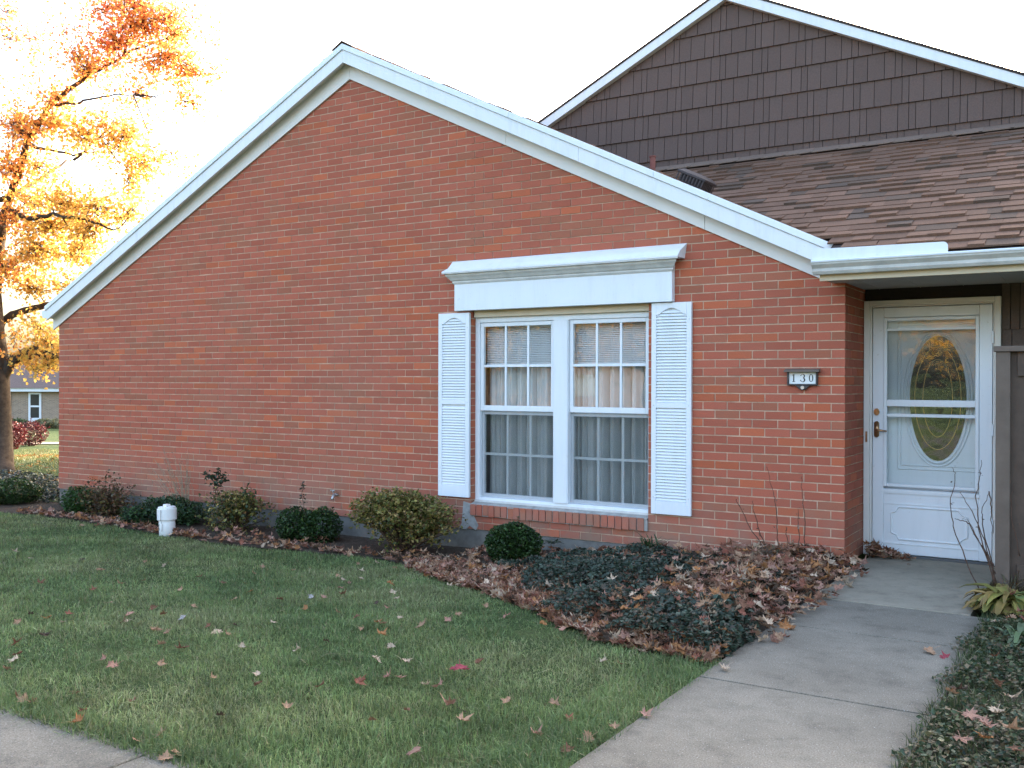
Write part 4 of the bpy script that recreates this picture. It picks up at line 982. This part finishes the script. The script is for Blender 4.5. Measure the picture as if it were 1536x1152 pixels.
def strappy(name, base, n, ln, wd, pal, label, cat, flop=1.0, mat_='shrub', zs=.6):
    root = empty(name, tuple(base), label, cat); vs = []; fs = []; cs = []
    for k in range(n):
        a = random.random()*6.28; L = ln*random.uniform(.6, 1.2); w = wd*random.uniform(.6, 1.2); col = np.array(random.choice(pal))*random.uniform(.75, 1.25)
        d = np.array((math.cos(a), math.sin(a), 0)); s_ = np.array((-d[1], d[0], 0)); el = random.uniform(.5, 1.2); b0 = len(vs); m = 7
        p = np.array((random.gauss(0, .03), random.gauss(0, .03), 0)); 
        for i in range(m):
            t = i/(m-1); e = el - flop*2.2*t*random.uniform(.8, 1.1)
            wl = w*(math.sin(PI*min(1, t*.95+.06))**.7)
            vs += [tuple(p-s_*wl*.5+np.array((0, 0, wl*.18))), tuple(p), tuple(p+s_*wl*.5+np.array((0, 0, wl*.18)))]; cs += [col]*3
            p = p + (d*math.cos(e)+np.array((0, 0, 1))*math.sin(e)*zs)*L/(m-1); p[2] = max(p[2], .006+random.random()*.01)
        for i in range(m-1):
            for j in (0, 1): fs.append((b0+i*3+j, b0+i*3+j+1, b0+i*3+j+4, b0+i*3+j+3))
    me = np_mesh('leaves', vs, [i for f in fs for i in f], [4]*len(fs), M[mat_], np.array(cs), True); link('leaves', me, root); return root
strappy('grass_tuft', at_y(1165, 832, -.28), 60, .19, .010, [(.17, .17, .09), (.11, .13, .07), (.24, .22, .14)], 'grey green grass tuft at the foot of the dead stalks', 'plant', .9)
strappy('grass_tuft', at_y(975, 824, -.25), 50, .16, .012, [(.03, .055, .02), (.05, .08, .03)], 'dark green sprig against the foundation under the right shutter', 'plant', .35, 'shrub', 1)
strappy('grass_tuft', at_y(412, 812, -.45), 22, .14, .012, [(.06, .09, .04), (.1, .11, .05)], 'small pale grass tuft left of the twin lobed boxwood', 'plant', .8)
strappy('grass_tuft', at_y(828, 815, -.15), 30, .12, .014, [(.03, .05, .03), (.05, .07, .04)], 'low green weeds on the foundation right of the round boxwood', 'plant', .7)
strappy('hosta_plant', (1.20, -.98, .02), 260, .30, .055, [(.24, .22, .06), (.32, .27, .08), (.20, .14, .045), (.12, .15, .05), (.3, .2, .08)], 'collapsed yellow green hosta beside the walk at the fence foot', 'plant', 1.15, 'shrub', .95)
strappy('leafy_plant', (1.30, -1.75, .03), 14, .30, .035, [(.12, .17, .08), (.16, .2, .11)], 'few pale green strap leaves right of the walk below the hosta', 'plant', 1.0)
shoot('bare_twigs', py([(1482, 903), (1452, 850), (1430, 790), (1425, 755), (1434, 712), (1428, 701)], -.62), 'bare thin twigs arching across the storm door from the fence foot', 'plant', .0045, 26, .018, [(.12, .1, .08), (.2, .17, .12)], 'twig',
      [py([(1494, 880), (1478, 810), (1452, 757), (1440, 738)], -.55), py([(1492, 878), (1468, 790), (1464, 745), (1470, 715), (1472, 690)], -.55), py([(1496, 880), (1475, 790), (1472, 768), (1484, 738)], -.52), py([(1494, 862), (1455, 785), (1440, 780), (1432, 778)], -.55), py([(1490, 850), (1472, 815), (1450, 778)], -.55), py([(1484, 738), (1488, 760), (1486, 775), (1490, 800)], -.52), py([(1530, 835), (1518, 775), (1516, 750), (1522, 725)], -.52)])
strappy('dry_grass_clump', (1.16, -.53, .0), 70, .26, .007, [(.12, .09, .05), (.09, .08, .04), (.18, .13, .07)], 'dry brown weeds around the foot of the fence post', 'plant', .45, 'shrub', 1.1)

# ground cover
def cover_points(mounds, n):
    out = []; tot = sum(r[0]*r[1] for _, r, _ in mounds)
    for (c, r, h) in mounds:
        k = int(n*r[0]*r[1]/tot); a = rng.random(k)*6.28; q = np.sqrt(rng.random(k)); x = c[0]+r[0]*q*np.cos(a); y = c[1]+r[1]*q*np.sin(a)
        z = gz(x, y)+bed_bump(x, y)+.015 + h*np.sqrt(np.clip(1-q**2, 0, 1))*(.55+.45*rng.random(k)) + .02*np.sin(x*23)*np.cos(y*19)
        out.append(np.column_stack([x, y, z]))
    return np.vstack(out)
mg = lambda u, v: at_g(u, v)
mounds = []
for (u, v, ru, rv, h) in ((900, 880, .50, .42, .15), (860, 868, .35, .3, .12), (960, 868, .42, .28, .12), (1000, 958, .34, .36, .14), (1050, 945, .28, .28, .14), (1020, 935, .3, .3, .13), (890, 915, .32, .26, .13), (960, 835, .30, .22, .08), (1080, 930, .18, .22, .12), (1120, 905, .16, .18, .1), (1075, 965, .2, .2, .12), (870, 838, .3, .2, .06), (1160, 880, .14, .14, .08), (1030, 850, .35, .16, .08), (985, 905, .3, .2, .1), (800, 850, .3, .14, .07), (1100, 865, .2, .12, .08)):
    p = at_g(u, v+12); mounds.append((p, (ru*1.15, rv*1.15), h*1.1))
P1 = cover_points(mounds, 21000); P1 = P1[(P1[:, 1] < -.02) & (P1[:, 1] > bed_y(P1[:, 0])+.02) & (P1[:, 0] < .1)]
mR = [((random.uniform(1.7, 3.0), random.uniform(-4.6, -1.0), 0), (.3, .3), .08) for k in range(40)] + [((random.uniform(1.22, 1.75) if k > 14 else random.uniform(1.15, 1.4), random.uniform(-4.6, -1.0), 0), (random.uniform(.12, .25), random.uniform(.12, .3)), random.uniform(.03, .10)) for k in range(60)]
P2 = cover_points(mR, 27000); P2[:, 2] += .02; P2 = P2[P2[:, 0] > 1.05+.06*np.sin(P2[:, 1]*7)+.03*np.sin(P2[:, 1]*17)]
PA = [(.034, .056, .038), (.05, .074, .05), (.024, .04, .028), (.07, .095, .065), (.08, .065, .045)]
PB = [(.05, .075, .028), (.075, .095, .038), (.04, .06, .03), (.13, .12, .06), (.11, .085, .05), (.05, .08, .045), (.16, .12, .07)]
PG = np.vstack([P1, P2]); cg = np.vstack([cols_from(PA, len(P1)), cols_from(PB, len(P2))]); n = len(PG)
me = scatter('ground_cover', PG, rng.uniform(.6, 1.3, n)*np.where(PG[:, 0] > 1, .024, .032), rng.random(n)*6.28, rng.normal(0, .7, n), rng.random(n)*6.28, cg, LFT, M['shrub'])
tag(link('ground_cover', me), 'dark green creeping ground cover in the beds beside the walk', 'ground cover', None, 'stuff')

# ------------------------------------------------------------------ grass
def blades(name, x, y, hgt, wid, pal, parent=None, label=None, var=.3, zoff=0.0, lean=.45, patch=True):
    n = len(x); z = gz(x, y) + zoff - .008
    a = rng.random(n)*2*PI; ln = np.abs(rng.normal(0, lean, n)); ld = rng.random(n)*2*PI + 0
    hh = hgt*(.55+.75*rng.random(n)); ww = wid*(.7+.6*rng.random(n))
    sx, sy = np.cos(a)*ww*.5, np.sin(a)*ww*.5; lx, ly = np.cos(ld), np.sin(ld)
    V = np.zeros((n, 5, 3), np.float32)
    m = .55
    V[:, 0] = np.stack([x-sx, y-sy, z], -1); V[:, 1] = np.stack([x+sx, y+sy, z], -1)
    ox, oy = lx*hh*ln*.35, ly*hh*ln*.35
    V[:, 2] = np.stack([x+sx*.8+ox, y+sy*.8+oy, z+hh*m], -1); V[:, 3] = np.stack([x-sx*.8+ox, y-sy*.8+oy, z+hh*m], -1)
    V[:, 4] = np.stack([x+lx*hh*ln*1.1, y+ly*hh*ln*1.1, z+hh*np.clip(1-.35*ln**2, .35, 1)], -1)
    base = (np.arange(n)*5)[:, None]
    f = (base + np.array([[0, 1, 2, 3, 3, 2, 4]])).ravel(); cnt = np.tile([4, 3], n)
    c = np.array(pal)
    pt_ = .5+.5*np.sin(x*2.3+1.3*np.sin(y*1.9))*np.cos(y*2.7+.8*np.sin(x*3.1)) if patch else rng.random(n)
    pick = np.clip((pt_*.55+rng.random(n)*.45)*len(c), 0, len(c)-1).astype(int)
    col = c[pick]*(1-var+2*var*rng.random((n, 1)))
    dry = rng.random(n) < .07; col[dry] = np.array((.30, .27, .15))*(.6+.6*rng.random((dry.sum(), 1)))
    me = np_mesh(name, V.reshape(-1, 3), f, cnt, M['grass'], np.repeat(col, 5, 0))
    return tag(link(name, me), label, 'grass', None, 'stuff')
def visible(x, y, mar=.36):
    dx, dy = x-CAM[0], y-CAM[1]; f_ = dx*FW[0]+dy*FW[1]; r_ = dx*RT[0]+dy*RT[1]
    z = gz(x, y)-CAM[2]
    return (f_ > 2.2) & (np.abs(r_/f_) < 768/FPX+mar) & (z/f_ > -(576/FPX)-.12)
def lawn_pts(n, x0, x1, y0, y1, dens):
    x = rng.uniform(x0, x1, n); y = rng.uniform(y0, y1, n); d = np.hypot(x-CAM[0], y-CAM[1])
    k = visible(x, y) & (rng.random(n) < dens(d)) & (y < bed_y(x)-.0+.03*np.sin(x*9)) & (y > -5.12+.03*np.sin(x*5)*np.sin(x*13)) & (x < .07+.03*np.sin(y*7)); return x[k], y[k]
LAWNPAL = [(.105, .155, .060), (.128, .185, .068), (.16, .215, .08), (.205, .245, .095), (.26, .27, .13), (.185, .20, .09)]
x, y = lawn_pts(700000, -12.5, .12, -5.25, -.6, lambda d: np.clip(1.15-(d-3)/11, .35, 1))
d = np.hypot(x-CAM[0], y-CAM[1])
blades('lawn_grass', x, y, .036+.007*np.sin(x*4)*np.sin(y*5)+.006*np.sin(x*13)*np.cos(y*11), .0034+.0005*np.clip(d-4, 0, 9), LAWNPAL, None, 'short green lawn grass in front of the brick house', var=.55, lean=.8)
tc = rng.uniform((-9, -5.0), (.0, -1.2), (420, 2)); tc = tc[(tc[:, 1] < bed_y(tc[:, 0])-.1)]
tx = np.repeat(tc[:, 0], 55) + rng.normal(0, .045, len(tc)*55); ty = np.repeat(tc[:, 1], 55) + rng.normal(0, .045, len(tc)*55)
k = visible(tx, ty) & (ty > -5.1) & (tx < .06)
blades('turf_tufts', tx[k], ty[k], .062, .0042, LAWNPAL[:5], None, 'taller coarse tufts standing out of the lawn', var=.5, lean=.9)
# ragged edge along the walk and the pavement
xe = rng.uniform(-.25, .10, 9000); ye = rng.uniform(-5.15, -2.9, 9000); xe2 = rng.uniform(-4.2, .08, 12000); ye2 = rng.uniform(-5.17, -5.0, 12000)
x = np.concatenate([xe, xe2]); y = np.concatenate([ye, ye2]); x = x+0*y
blades('edge_grass', x, y, .062, .0040, LAWNPAL[:4], None, 'longer untrimmed grass along the edge of the pavement and walk', lean=.8)
# side lawn in the sun
n = 90000; x = rng.uniform(-32, -10.3, n); y = rng.uniform(-1.2, 14, n); k = visible(x, y, .3) & ((x < -12.6) | (y > .5))
blades('side_lawn_grass', x[k], y[k], .06, .010, [(.07, .10, .03), (.10, .12, .035), (.14, .14, .045), (.17, .13, .05)], None, 'sunlit yellowish lawn beyond the left corner of the house', lean=.6)
xr = rng.uniform(1.06, 3.1, 42000); yr = rng.uniform(-5.1, -1.0, 42000)
blades('side_bed_grass', xr, yr, .07, .004, [(.05, .075, .03), (.07, .09, .035), (.11, .11, .05)], None, 'sparse grass between the plants right of the walk', zoff=.02, lean=.7)
# fallen leaves on the side lawn
n = 900; x = rng.uniform(-26, -11.5, n); y = rng.uniform(.5, 9, n); pos = np.column_stack([x, y, gz(x, y)+.05])
me = scatter('side_leaf_litter', pos, rng.uniform(.05, .08, n), rng.random(n)*6.28, np.abs(rng.normal(0, .4, n)), rng.random(n)*6.28, cols_from([(.3, .17, .05), (.26, .11, .03), (.34, .22, .07)], n), LV, M['leaf'])
tag(link('side_leaf_litter', me), 'yellow fallen leaves strewn over the sunlit side lawn', 'leaves', None, 'stuff')
# vinca-like cover at the left corner
n = 5200; x = rng.uniform(-15, -9.8, n); y = -.2 + (rng.random(n))*2.0 - .25*(x+12)*0; pos = np.column_stack([x, y, gz(x, y)+.02+.09*rng.random(n)])
me = scatter('corner_ground_cover', pos, rng.uniform(.04, .08, n), rng.random(n)*6.28, rng.normal(0, .7, n), rng.random(n)*6.28, cols_from([(.022, .034, .022), (.034, .045, .034), (.055, .055, .045), (.018, .026, .018)], n), LFT, M['shrub'])
tag(link('corner_ground_cover', me), 'grey green ground cover behind the left boxwood dome', 'ground cover', None, 'stuff')

# ------------------------------------------------------------------ maple tree at left
TD = 17.0
tb = at_g(2, 713); TREE = empty('maple_tree', tuple(tb), 'orange and yellow autumn maple with grey trunk left of the brick house', 'tree')
def tl(u, v, dd=0.0): return at_d(u, v, TD+dd) - tb
trunk = MB()
trunk.tube([(0, 0, -.1), tl(1, 700), tl(-1, 640), tl(-4, 580), tl(-6, 545), tl(-9, 500), tl(-12, 440), tl(-8, 390), tl(2, 330)], [.26, .215, .20, .20, .21, .17, .15, .135, .12], 14)
trunk.build('trunk', M['bark'], TREE, True)
LIMBS = [
    ([(-2, 575), (16, 545), (38, 528), (52, 525), (66, 532), (90, 535), (130, 528)], (0, 0, 0, -.1, -.2, -.3, -.4), .105, .05),
    ([(-10, 505), (2, 482), (35, 466), (70, 458), (110, 440), (150, 430)], (0, .2, .3, .4, .5, .6), .085, .03),
    ([(2, 335), (20, 280), (42, 215), (62, 178), (80, 155), (110, 128), (140, 108), (172, 92), (200, 75), (240, 62)], (0, 0, .1, .2, .3, .3, .4, .5, .6, .7), .07, .012),
    ([(80, 157), (105, 156), (135, 150), (160, 143), (200, 142)], (.3, .2, .1, 0, -.1), .028, .008),
    ([(42, 215), (58, 222), (75, 225), (110, 232), (150, 225)], (.1, .3, .5, .6, .8), .035, .012),
    ([(110, 240), (130, 222), (150, 205), (165, 190)], (.5, .4, .3, .3), .025, .01),
    ([(185, 85), (195, 45), (200, 10), (205, -40)], (.5, .6, .7, .8), .03, .012),
    ([(-8, 395), (-2, 350), (-30, 250), (-50, 120), (-40, -60)], (0, -.4, -.8, -1.2, -1.6), .11, .04),
    ([(-6, 420), (-60, 350), (-140, 260), (-220, 180)], (0, .5, 1.0, 1.4), .09, .03),
    ([(-12, 440), (-70, 420), (-150, 400)], (0, -.8, -1.6), .07, .03),
    ([(10, 310), (40, 330), (80, 322), (130, 330), (170, 345)], (0, -.5, -.8, -1.0, -1.1), .05, .015),
    ([(-50, 250), (-40, 120), (-35, 20), (-30, -80)], (-.8, -.6, -.4, -.2), .06, .02),
    ([(0, 300), (60, 270), (100, 240)], (0, 1.0, 1.8), .05, .02),
]
limb_pts = []
for pts, dd, r0, r1 in LIMBS:
    b = MB(); q = [tl(u, v, e) for (u, v), e in zip(pts, dd)]; qq = []; 
    for i in range(len(q)-1):
        for t in np.linspace(0, 1, 4, endpoint=False): qq.append(q[i]*(1-t)+q[i+1]*t + rng.normal(0, .012, 3)*(0 < i or t > 0))
    qq.append(q[-1]); b.tube(qq, list(np.linspace(r0, r1, len(qq))), 9); b.build('limb', M['bark'], TREE, True); limb_pts += qq[2:]
limb_pts = np.array(limb_pts)
ORG = [(.78, .34, .09), (.80, .40, .11), (.74, .28, .09), (.80, .47, .12)]
YLO = [(.76, .50, .11), (.76, .45, .11), (.70, .50, .13), (.80, .56, .14), (.72, .38, .10)]
RED = [(.78, .28, .12), (.80, .36, .13), (.74, .24, .12), (.80, .44, .13)]
# (u, v, radius across, radius up, depth offset, depth radius, leaves, palette)
CL = [(215, 45, 55, 38, .6, .7, 620, ORG), (165, 65, 45, 30, .4, .6, 480, RED), (265, 45, 42, 30, .8, .6, 300, ORG), (250, 95, 50, 30, .4, .6, 520, ORG), (290, 105, 34, 26, .4, .5, 240, ORG), (285, 150, 26, 22, .3, .4, 130, ORG), (135, 100, 40, 26, .3, .6, 320, ORG),
      (110, 80, 30, 20, .2, .5, 110, ORG), (200, 10, 50, 25, .6, .7, 420, RED), (140, 15, 35, 20, .4, .5, 120, RED), (255, 15, 40, 22, .6, .5, 170, RED), (320, 60, 20, 40, .5, .4, 40, RED), (335, 110, 12, 25, .5, .4, 16, RED), (215, 135, 26, 20, .2, .4, 120, ORG), (175, 145, 22, 14, .1, .4, 70, ORG),
      (85, 145, 34, 22, .2, .5, 240, ORG), (30, 190, 42, 40, .0, .7, 560, ORG), (75, 190, 38, 24, .3, .5, 300, YLO), (120, 200, 34, 26, .3, .5, 330, YLO), (150, 180, 28, 22, .3, .4, 150, ORG), (15, 250, 34, 30, -.2, .6, 380, ORG), (60, 250, 30, 22, .2, .5, 200, YLO), (195, 215, 34, 34, .2, .5, 330, YLO), (215, 255, 28, 30, .2, .5, 260, YLO), (205, 290, 24, 20, .1, .4, 130, YLO), (165, 215, 22, 20, .3, .4, 120, YLO), (235, 235, 22, 20, .2, .4, 70, YLO), (265, 260, 26, 18, .2, .4, 60, ORG),
      (60, 300, 40, 24, .0, .6, 330, YLO), (110, 300, 40, 24, -.4, .6, 420, YLO), (150, 315, 36, 22, -.7, .6, 320, YLO), (195, 320, 34, 20, -.8, .5, 220, YLO), (20, 330, 34, 30, -.2, .7, 360, ORG), (75, 345, 45, 24, -.4, .7, 480, YLO), (130, 350, 40, 22, -.8, .6, 380, YLO), (60, 385, 50, 22, -.3, .8, 480, YLO), (120, 385, 36, 20, -.4, .6, 260, YLO), (20, 400, 36, 24, -.2, .8, 330, ORG), (50, 425, 50, 16, .3, .8, 300, YLO), (100, 430, 34, 18, .4, .6, 200, YLO),
      (60, 485, 26, 14, .0, .4, 140, YLO), (72, 510, 26, 20, -.1, .4, 280, YLO), (45, 540, 22, 10, -.2, .3, 120, YLO), (80, 545, 18, 10, -.3, .3, 110, YLO), (55, 552, 14, 8, -.3, .3, 70, YLO), (25, 535, 14, 8, 0, .3, 50, ORG), (110, 520, 30, 26, -.4, .5, 260, YLO), (20, 505, 18, 14, 0, .3, 60, ORG),
      (15, 20, 22, 18, .0, .6, 110, RED), (25, 55, 20, 12, .0, .5, 60, RED), (5, 130, 10, 12, 0, .4, 24, RED), (60, 60, 30, 30, .4, .6, 46, RED), (90, 35, 26, 24, .4, .5, 40, RED), (40, 110, 20, 18, .3, .5, 30, ORG), (300, 170, 30, 14, .3, .4, 24, ORG), (240, 175, 20, 12, .3, .4, 22, ORG), (190, 190, 22, 14, .3, .4, 60, ORG), (95, 25, 30, 25, .2, .4, 14, RED)]
CL2 = []
for k in range(46):
    CL2.append((random.uniform(-330, -20), random.uniform(-220, 430), 55, 45, random.uniform(-2.2, 2.2), 1.0, 150, random.choice((ORG, YLO, RED))))
for k in range(22):
    CL2.append((random.uniform(-20, 270), random.uniform(-250, -40), 50, 40, random.uniform(-2.0, 2.0), .9, 150, random.choice((ORG, RED))))
PT = []; CC_ = []; tw = MB()
for (u, v, ru, rv, dz, dr, nl, pal) in CL + CL2:
    c = tl(u, v, dz); k = TD/FPX; inside = u > -15 and v > -30
    j = np.argmin(np.linalg.norm(limb_pts-c, axis=1)); a = limb_pts[j]
    # twigs fan out from the nearest limb through the cluster; the leaves hang along them
    nl = int(nl*1.75) if inside else nl
    ntw = max(3, nl//14) if inside else 6
    per = max(1, nl//ntw)
    mid0 = a*.45 + c*.55 + rng.normal(0, .08, 3)
    if np.linalg.norm(c-a) > .25: tw.tube([a, a*.7+c*.3+rng.normal(0, .07, 3), mid0, c*.75+mid0*.25+rng.normal(0, .05, 3), c], [.012, .010, .008, .006, .004], 5)
    for t in range(ntw):
        q = rng.standard_normal(3); q /= np.linalg.norm(q); q *= rng.random()**.4
        e = c + (IR*q[0]*ru + IU*q[1]*rv)*k*1.5 + FW*q[2]*dr
        s0 = mid0*.5 + c*.5 + rng.normal(0, .05, 3)
        m_ = (s0+e)/2 + rng.normal(0, .06, 3)
        if inside or t % 2 == 0: tw.tube([s0, m_, e], [.006, .0045, .002], 4)
        tt = .25 + .85*rng.random(per)
        P_ = np.where(tt[:, None] < .5, s0 + (m_-s0)*(tt[:, None]*2), m_ + (e-m_)*(tt[:, None]*2-1)) + rng.normal(0, .11, (per, 3))
        PT.append(P_); CC_.append(cols_from(pal, per, .22))
tw.build('twigs', M['bark'], TREE)
PT = np.vstack(PT); CC_ = np.vstack(CC_); n = len(PT)
def simple_leaf(seed):
    r = np.random.default_rng(seed); o = np.array([(0, -.5), (.25, -.35), (.62, -.2), (.45, .0), (.8, .25), (.4, .3), (0, .9), (-.4, .3), (-.8, .25), (-.45, 0), (-.62, -.2), (-.25, -.35)])*(1+.1*r.standard_normal((12, 2)))
    V = np.column_stack([o, .25*np.abs(o[:, 0])*r.uniform(-1, 1.5)+.05*r.standard_normal(12)]); V = np.vstack([[[0, .05, 0]], V]); f = []
    for i in range(12): f += [0, 1+i, 1+(i+1) % 12]
    return V, np.array(f), np.full(12, 3)
SLV = [simple_leaf(300+k) for k in range(6)]
me = scatter('crown', PT, rng.uniform(.034, .052, n), rng.random(n)*6.28, PI/2+rng.normal(0, .7, n), rng.random(n)*6.28, CC_, SLV, M['crown']); link('crown', me, TREE)

# ------------------------------------------------------------------ neighbour house far left, red shrubs, path
hd_ = 60.0
hp = at_d(14, 640, hd_); NB = empty('neighbour_house', (hp[0], hp[1], hp[2]-.25), 'distant tan brick house with dark roof and one white window, seen left of the wall', 'house', None, YAW)
b = MB(); b.box(0, 14, 0, 8, -.3, 2.65); b.build('brick_wall', M['tan_brick'], NB)
b = MB(); b.box(-.5, 14.5, -.45, -.40, 2.42, 2.66); b.box(-.5, 14.5, -.40, -.005, 2.44, 2.46); b.build('fascia', M['white'], NB)
b = MB(); b.add([(-.6, -.55, 2.64), (14.6, -.55, 2.64), (14.6, 4, 5.0), (-.6, 4, 5.0), (14.6, 8.6, 2.64), (-.6, 8.6, 2.64)], [(0, 1, 2, 3), (3, 2, 4, 5)]); b.build('roof', simple('grey_brown_shingles', (.12, .095, .09), .95, .1, .2, 12), NB)
b = MB(); b.box(-.02, .10, -.14, -.02, 0, 2.44); b.build('downspout', M['white'], NB)
b = MB(); b.box(1.2, 1.32, -.06, -.003, .55, 2.35); b.box(1.86, 1.98, -.06, -.003, .55, 2.35); b.box(1.32, 1.86, -.06, -.003, .55, .80); b.box(1.32, 1.86, -.06, -.003, 2.25, 2.35); b.box(1.32, 1.86, -.05, -.003, 1.46, 1.56); nw = b.build('window', M['white'], NB)
b = MB(); b.box(1.32, 1.86, -.03, -.0035, .8, 2.25); b.build('pane', simple('dark_pane', (.03, .03, .04), .1, .6), nw)
def far_bush(name, u, v, dep, r, label, pal, n=2600, group=None, ls=.07):
    c = at_d(u, v, dep); g0 = float(gz(c[0], c[1])); c[2] = g0
    return bush(name, c, [((0, 0, r[2]*.95), r, n, .5, .07)], label, 'shrub', ls, pal, 5, group=group)
RB = [(.07, .010, .013), (.10, .014, .017), (.05, .008, .01), (.13, .035, .03)]
far_bush('red_shrub', 46, 655, 38, (.62, .6, .50), 'dark red rounded shrub in front of the distant house', RB)
far_bush('red_shrub', 18, 652, 36, (.50, .5, .52), 'brighter red shrub partly behind the maple trunk', [(.10, .014, .016), (.14, .022, .022), (.07, .01, .012)])
for k, (u, pal, lab) in enumerate(((66, [(.25, .22, .12), (.3, .27, .17), (.12, .14, .06)], 'pale dry hedge plants along the distant house wall'), (84, [(.28, .25, .14), (.2, .2, .1)], 'pale dry plants nearest the brick corner along the distant house'), (28, [(.05, .08, .03), (.07, .1, .04)], 'dark green low hedge below the distant house window'))):
    far_bush('low_hedge', u, 632, 57, (.75, .5, .28), lab, pal, 1500, None, .10)
a = at_g(-30, 667); c = at_g(140, 667)
pa = MB(); dirn = (c-a)/np.linalg.norm(c-a); nrm_ = np.array((-dirn[1], dirn[0], 0))
vs = []
for t in np.linspace(-.3, 1.5, 14):
    for s_ in (0, 1.5):
        q = a+(c-a)*t+nrm_*s_; vs.append((q[0], q[1], float(gz(q[0], q[1]))+.03))
pa.add(vs, [(2*i, 2*i+2, 2*i+3, 2*i+1) for i in range(13)]); tag(pa.build('path', M['walk_smooth']), kind='structure')

# ------------------------------------------------------------------ across the street (seen only mirrored in the panes), plus one added shade tree
def street_tree(loc, h, label, pal, seed):
    root = empty('street_tree', loc, label, 'tree', 'autumn trees across the street'); r_ = np.random.default_rng(seed)
    b = MB(); b.tube([(0, 0, -.2), (.05, .02, h*.25), (-.05, .1, h*.5), (.1, 0, h*.8)], [.28, .2, .15, .05], 10); tips = []
    for k in range(11):
        z = h*(.25+.045*k); a = k*2.4; e = (math.cos(a)*h*.26, math.sin(a)*h*.26, z+h*.16); b.tube([(0, 0, z), (e[0]*.5, e[1]*.5, z+h*.1), e], [.1, .06, .02], 6); tips.append(e)
    b.build('trunk', M['bark'], root, True)
    P_ = []
    for e in tips + [(0, 0, h*.85), (0, 0, h*.7)]:
        P_.append(np.array(e) + r_.normal(0, 1, (330, 3))*np.array((h*.10, h*.10, h*.09)))
    P_ = np.vstack(P_); n = len(P_)
    link('crown', scatter('crown', P_, r_.uniform(.12, .22, n), r_.random(n)*6.28, PI/2+r_.normal(0, .7, n), r_.random(n)*6.28, cols_from(pal, n, .25), SLV, M['crown']), root)
for k, (x, y, h, pal, lab) in enumerate(((-1.6, -29, 7.5, YLO, 'golden maple across the street mirrored in the storm door'), (-15, -30, 7, YLO, 'yellow maple across the street mirrored in the left window panes'), (-31, -40, 8, YLO, 'golden maple across the street mirrored in the right window panes'))):
    street_tree((x, y, float(gz(x, y))), h, lab, pal, 50+k)
street_tree((-12.9, 13.5, float(gz(-12.9, 13.5))), 7, 'unseen yellow maple added behind the brick house to shade the side lawn and trunk', YLO, 77)  # not on the street: unseen tree added to shade the maple trunk and side lawn
OP = empty('opposite_house', (-34, -46, float(gz(-34, -46))), 'pinkish brick house across the street mirrored faintly in the twin window', 'house')
b = MB(); b.box(0, 16, -8, 0, -.3, 2.8); b.build('brick_wall', M['pink_brick'], OP)
b = MB(); b.add([(-.5, .5, 2.75), (16.5, .5, 2.75), (16.5, -4, 5.4), (-.5, -4, 5.4), (16.5, -8.5, 2.75), (-.5, -8.5, 2.75)], [(0, 1, 2, 3), (3, 2, 4, 5)]); b.build('roof', M['dark_roof'], OP)
b = MB()
for xx in (2, 7, 12): b.box(xx, xx+1.6, .003, .06, .8, 2.2)
b.build('window', M['white'], OP)

# ------------------------------------------------------------------ light
DUST = 6.0
SUN_AZ, SUN_EL = 8.0, 19.0              # azimuth measured from +y toward +x
w = bpy.data.worlds.new('World'); scene.world = w; w.use_nodes = True; nt = w.node_tree
bg = nt.nodes['Background']; sky = nt.nodes.new('ShaderNodeTexSky'); sky.sky_type = 'NISHITA'; sky.sun_disc = False
sky.sun_elevation = R(SUN_EL); sky.sun_rotation = R(SUN_AZ); sky.air_density = 1.0; sky.dust_density = DUST; sky.ozone_density = 1.0
nt.links.new(sky.outputs[0], bg.inputs['Color']); bg.inputs['Strength'].default_value = .15
sl = bpy.data.lights.new('sun', 'SUN'); so = bpy.data.objects.new('sun', sl); COL.objects.link(so)
sl.energy = 3.2; sl.angle = R(.55); sl.color = (1.0, .86, .68)
sd_ = Vector((math.sin(R(SUN_AZ))*math.cos(R(SUN_EL)), math.cos(R(SUN_AZ))*math.cos(R(SUN_EL)), math.sin(R(SUN_EL))))
so.rotation_euler = (-sd_).to_track_quat('-Z', 'Y').to_euler(); so.location = (20, 30, 20)
vs_ = scene.view_settings; vs_.view_transform = 'Standard'; vs_.look = 'None'; vs_.gamma = 1; vs_.use_curve_mapping = False; vs_.exposure = 3.05
cy = scene.cycles; cy.use_adaptive_sampling = False; cy.sample_clamp_indirect = .35; cy.use_denoising = True; cy.denoising_input_passes = "RGB_ALBEDO_NORMAL"; cy.denoising_prefilter = "NONE"; cy.max_bounces = 8; cy.transparent_max_bounces = 12; cy.caustics_reflective = False; cy.caustics_refractive = False
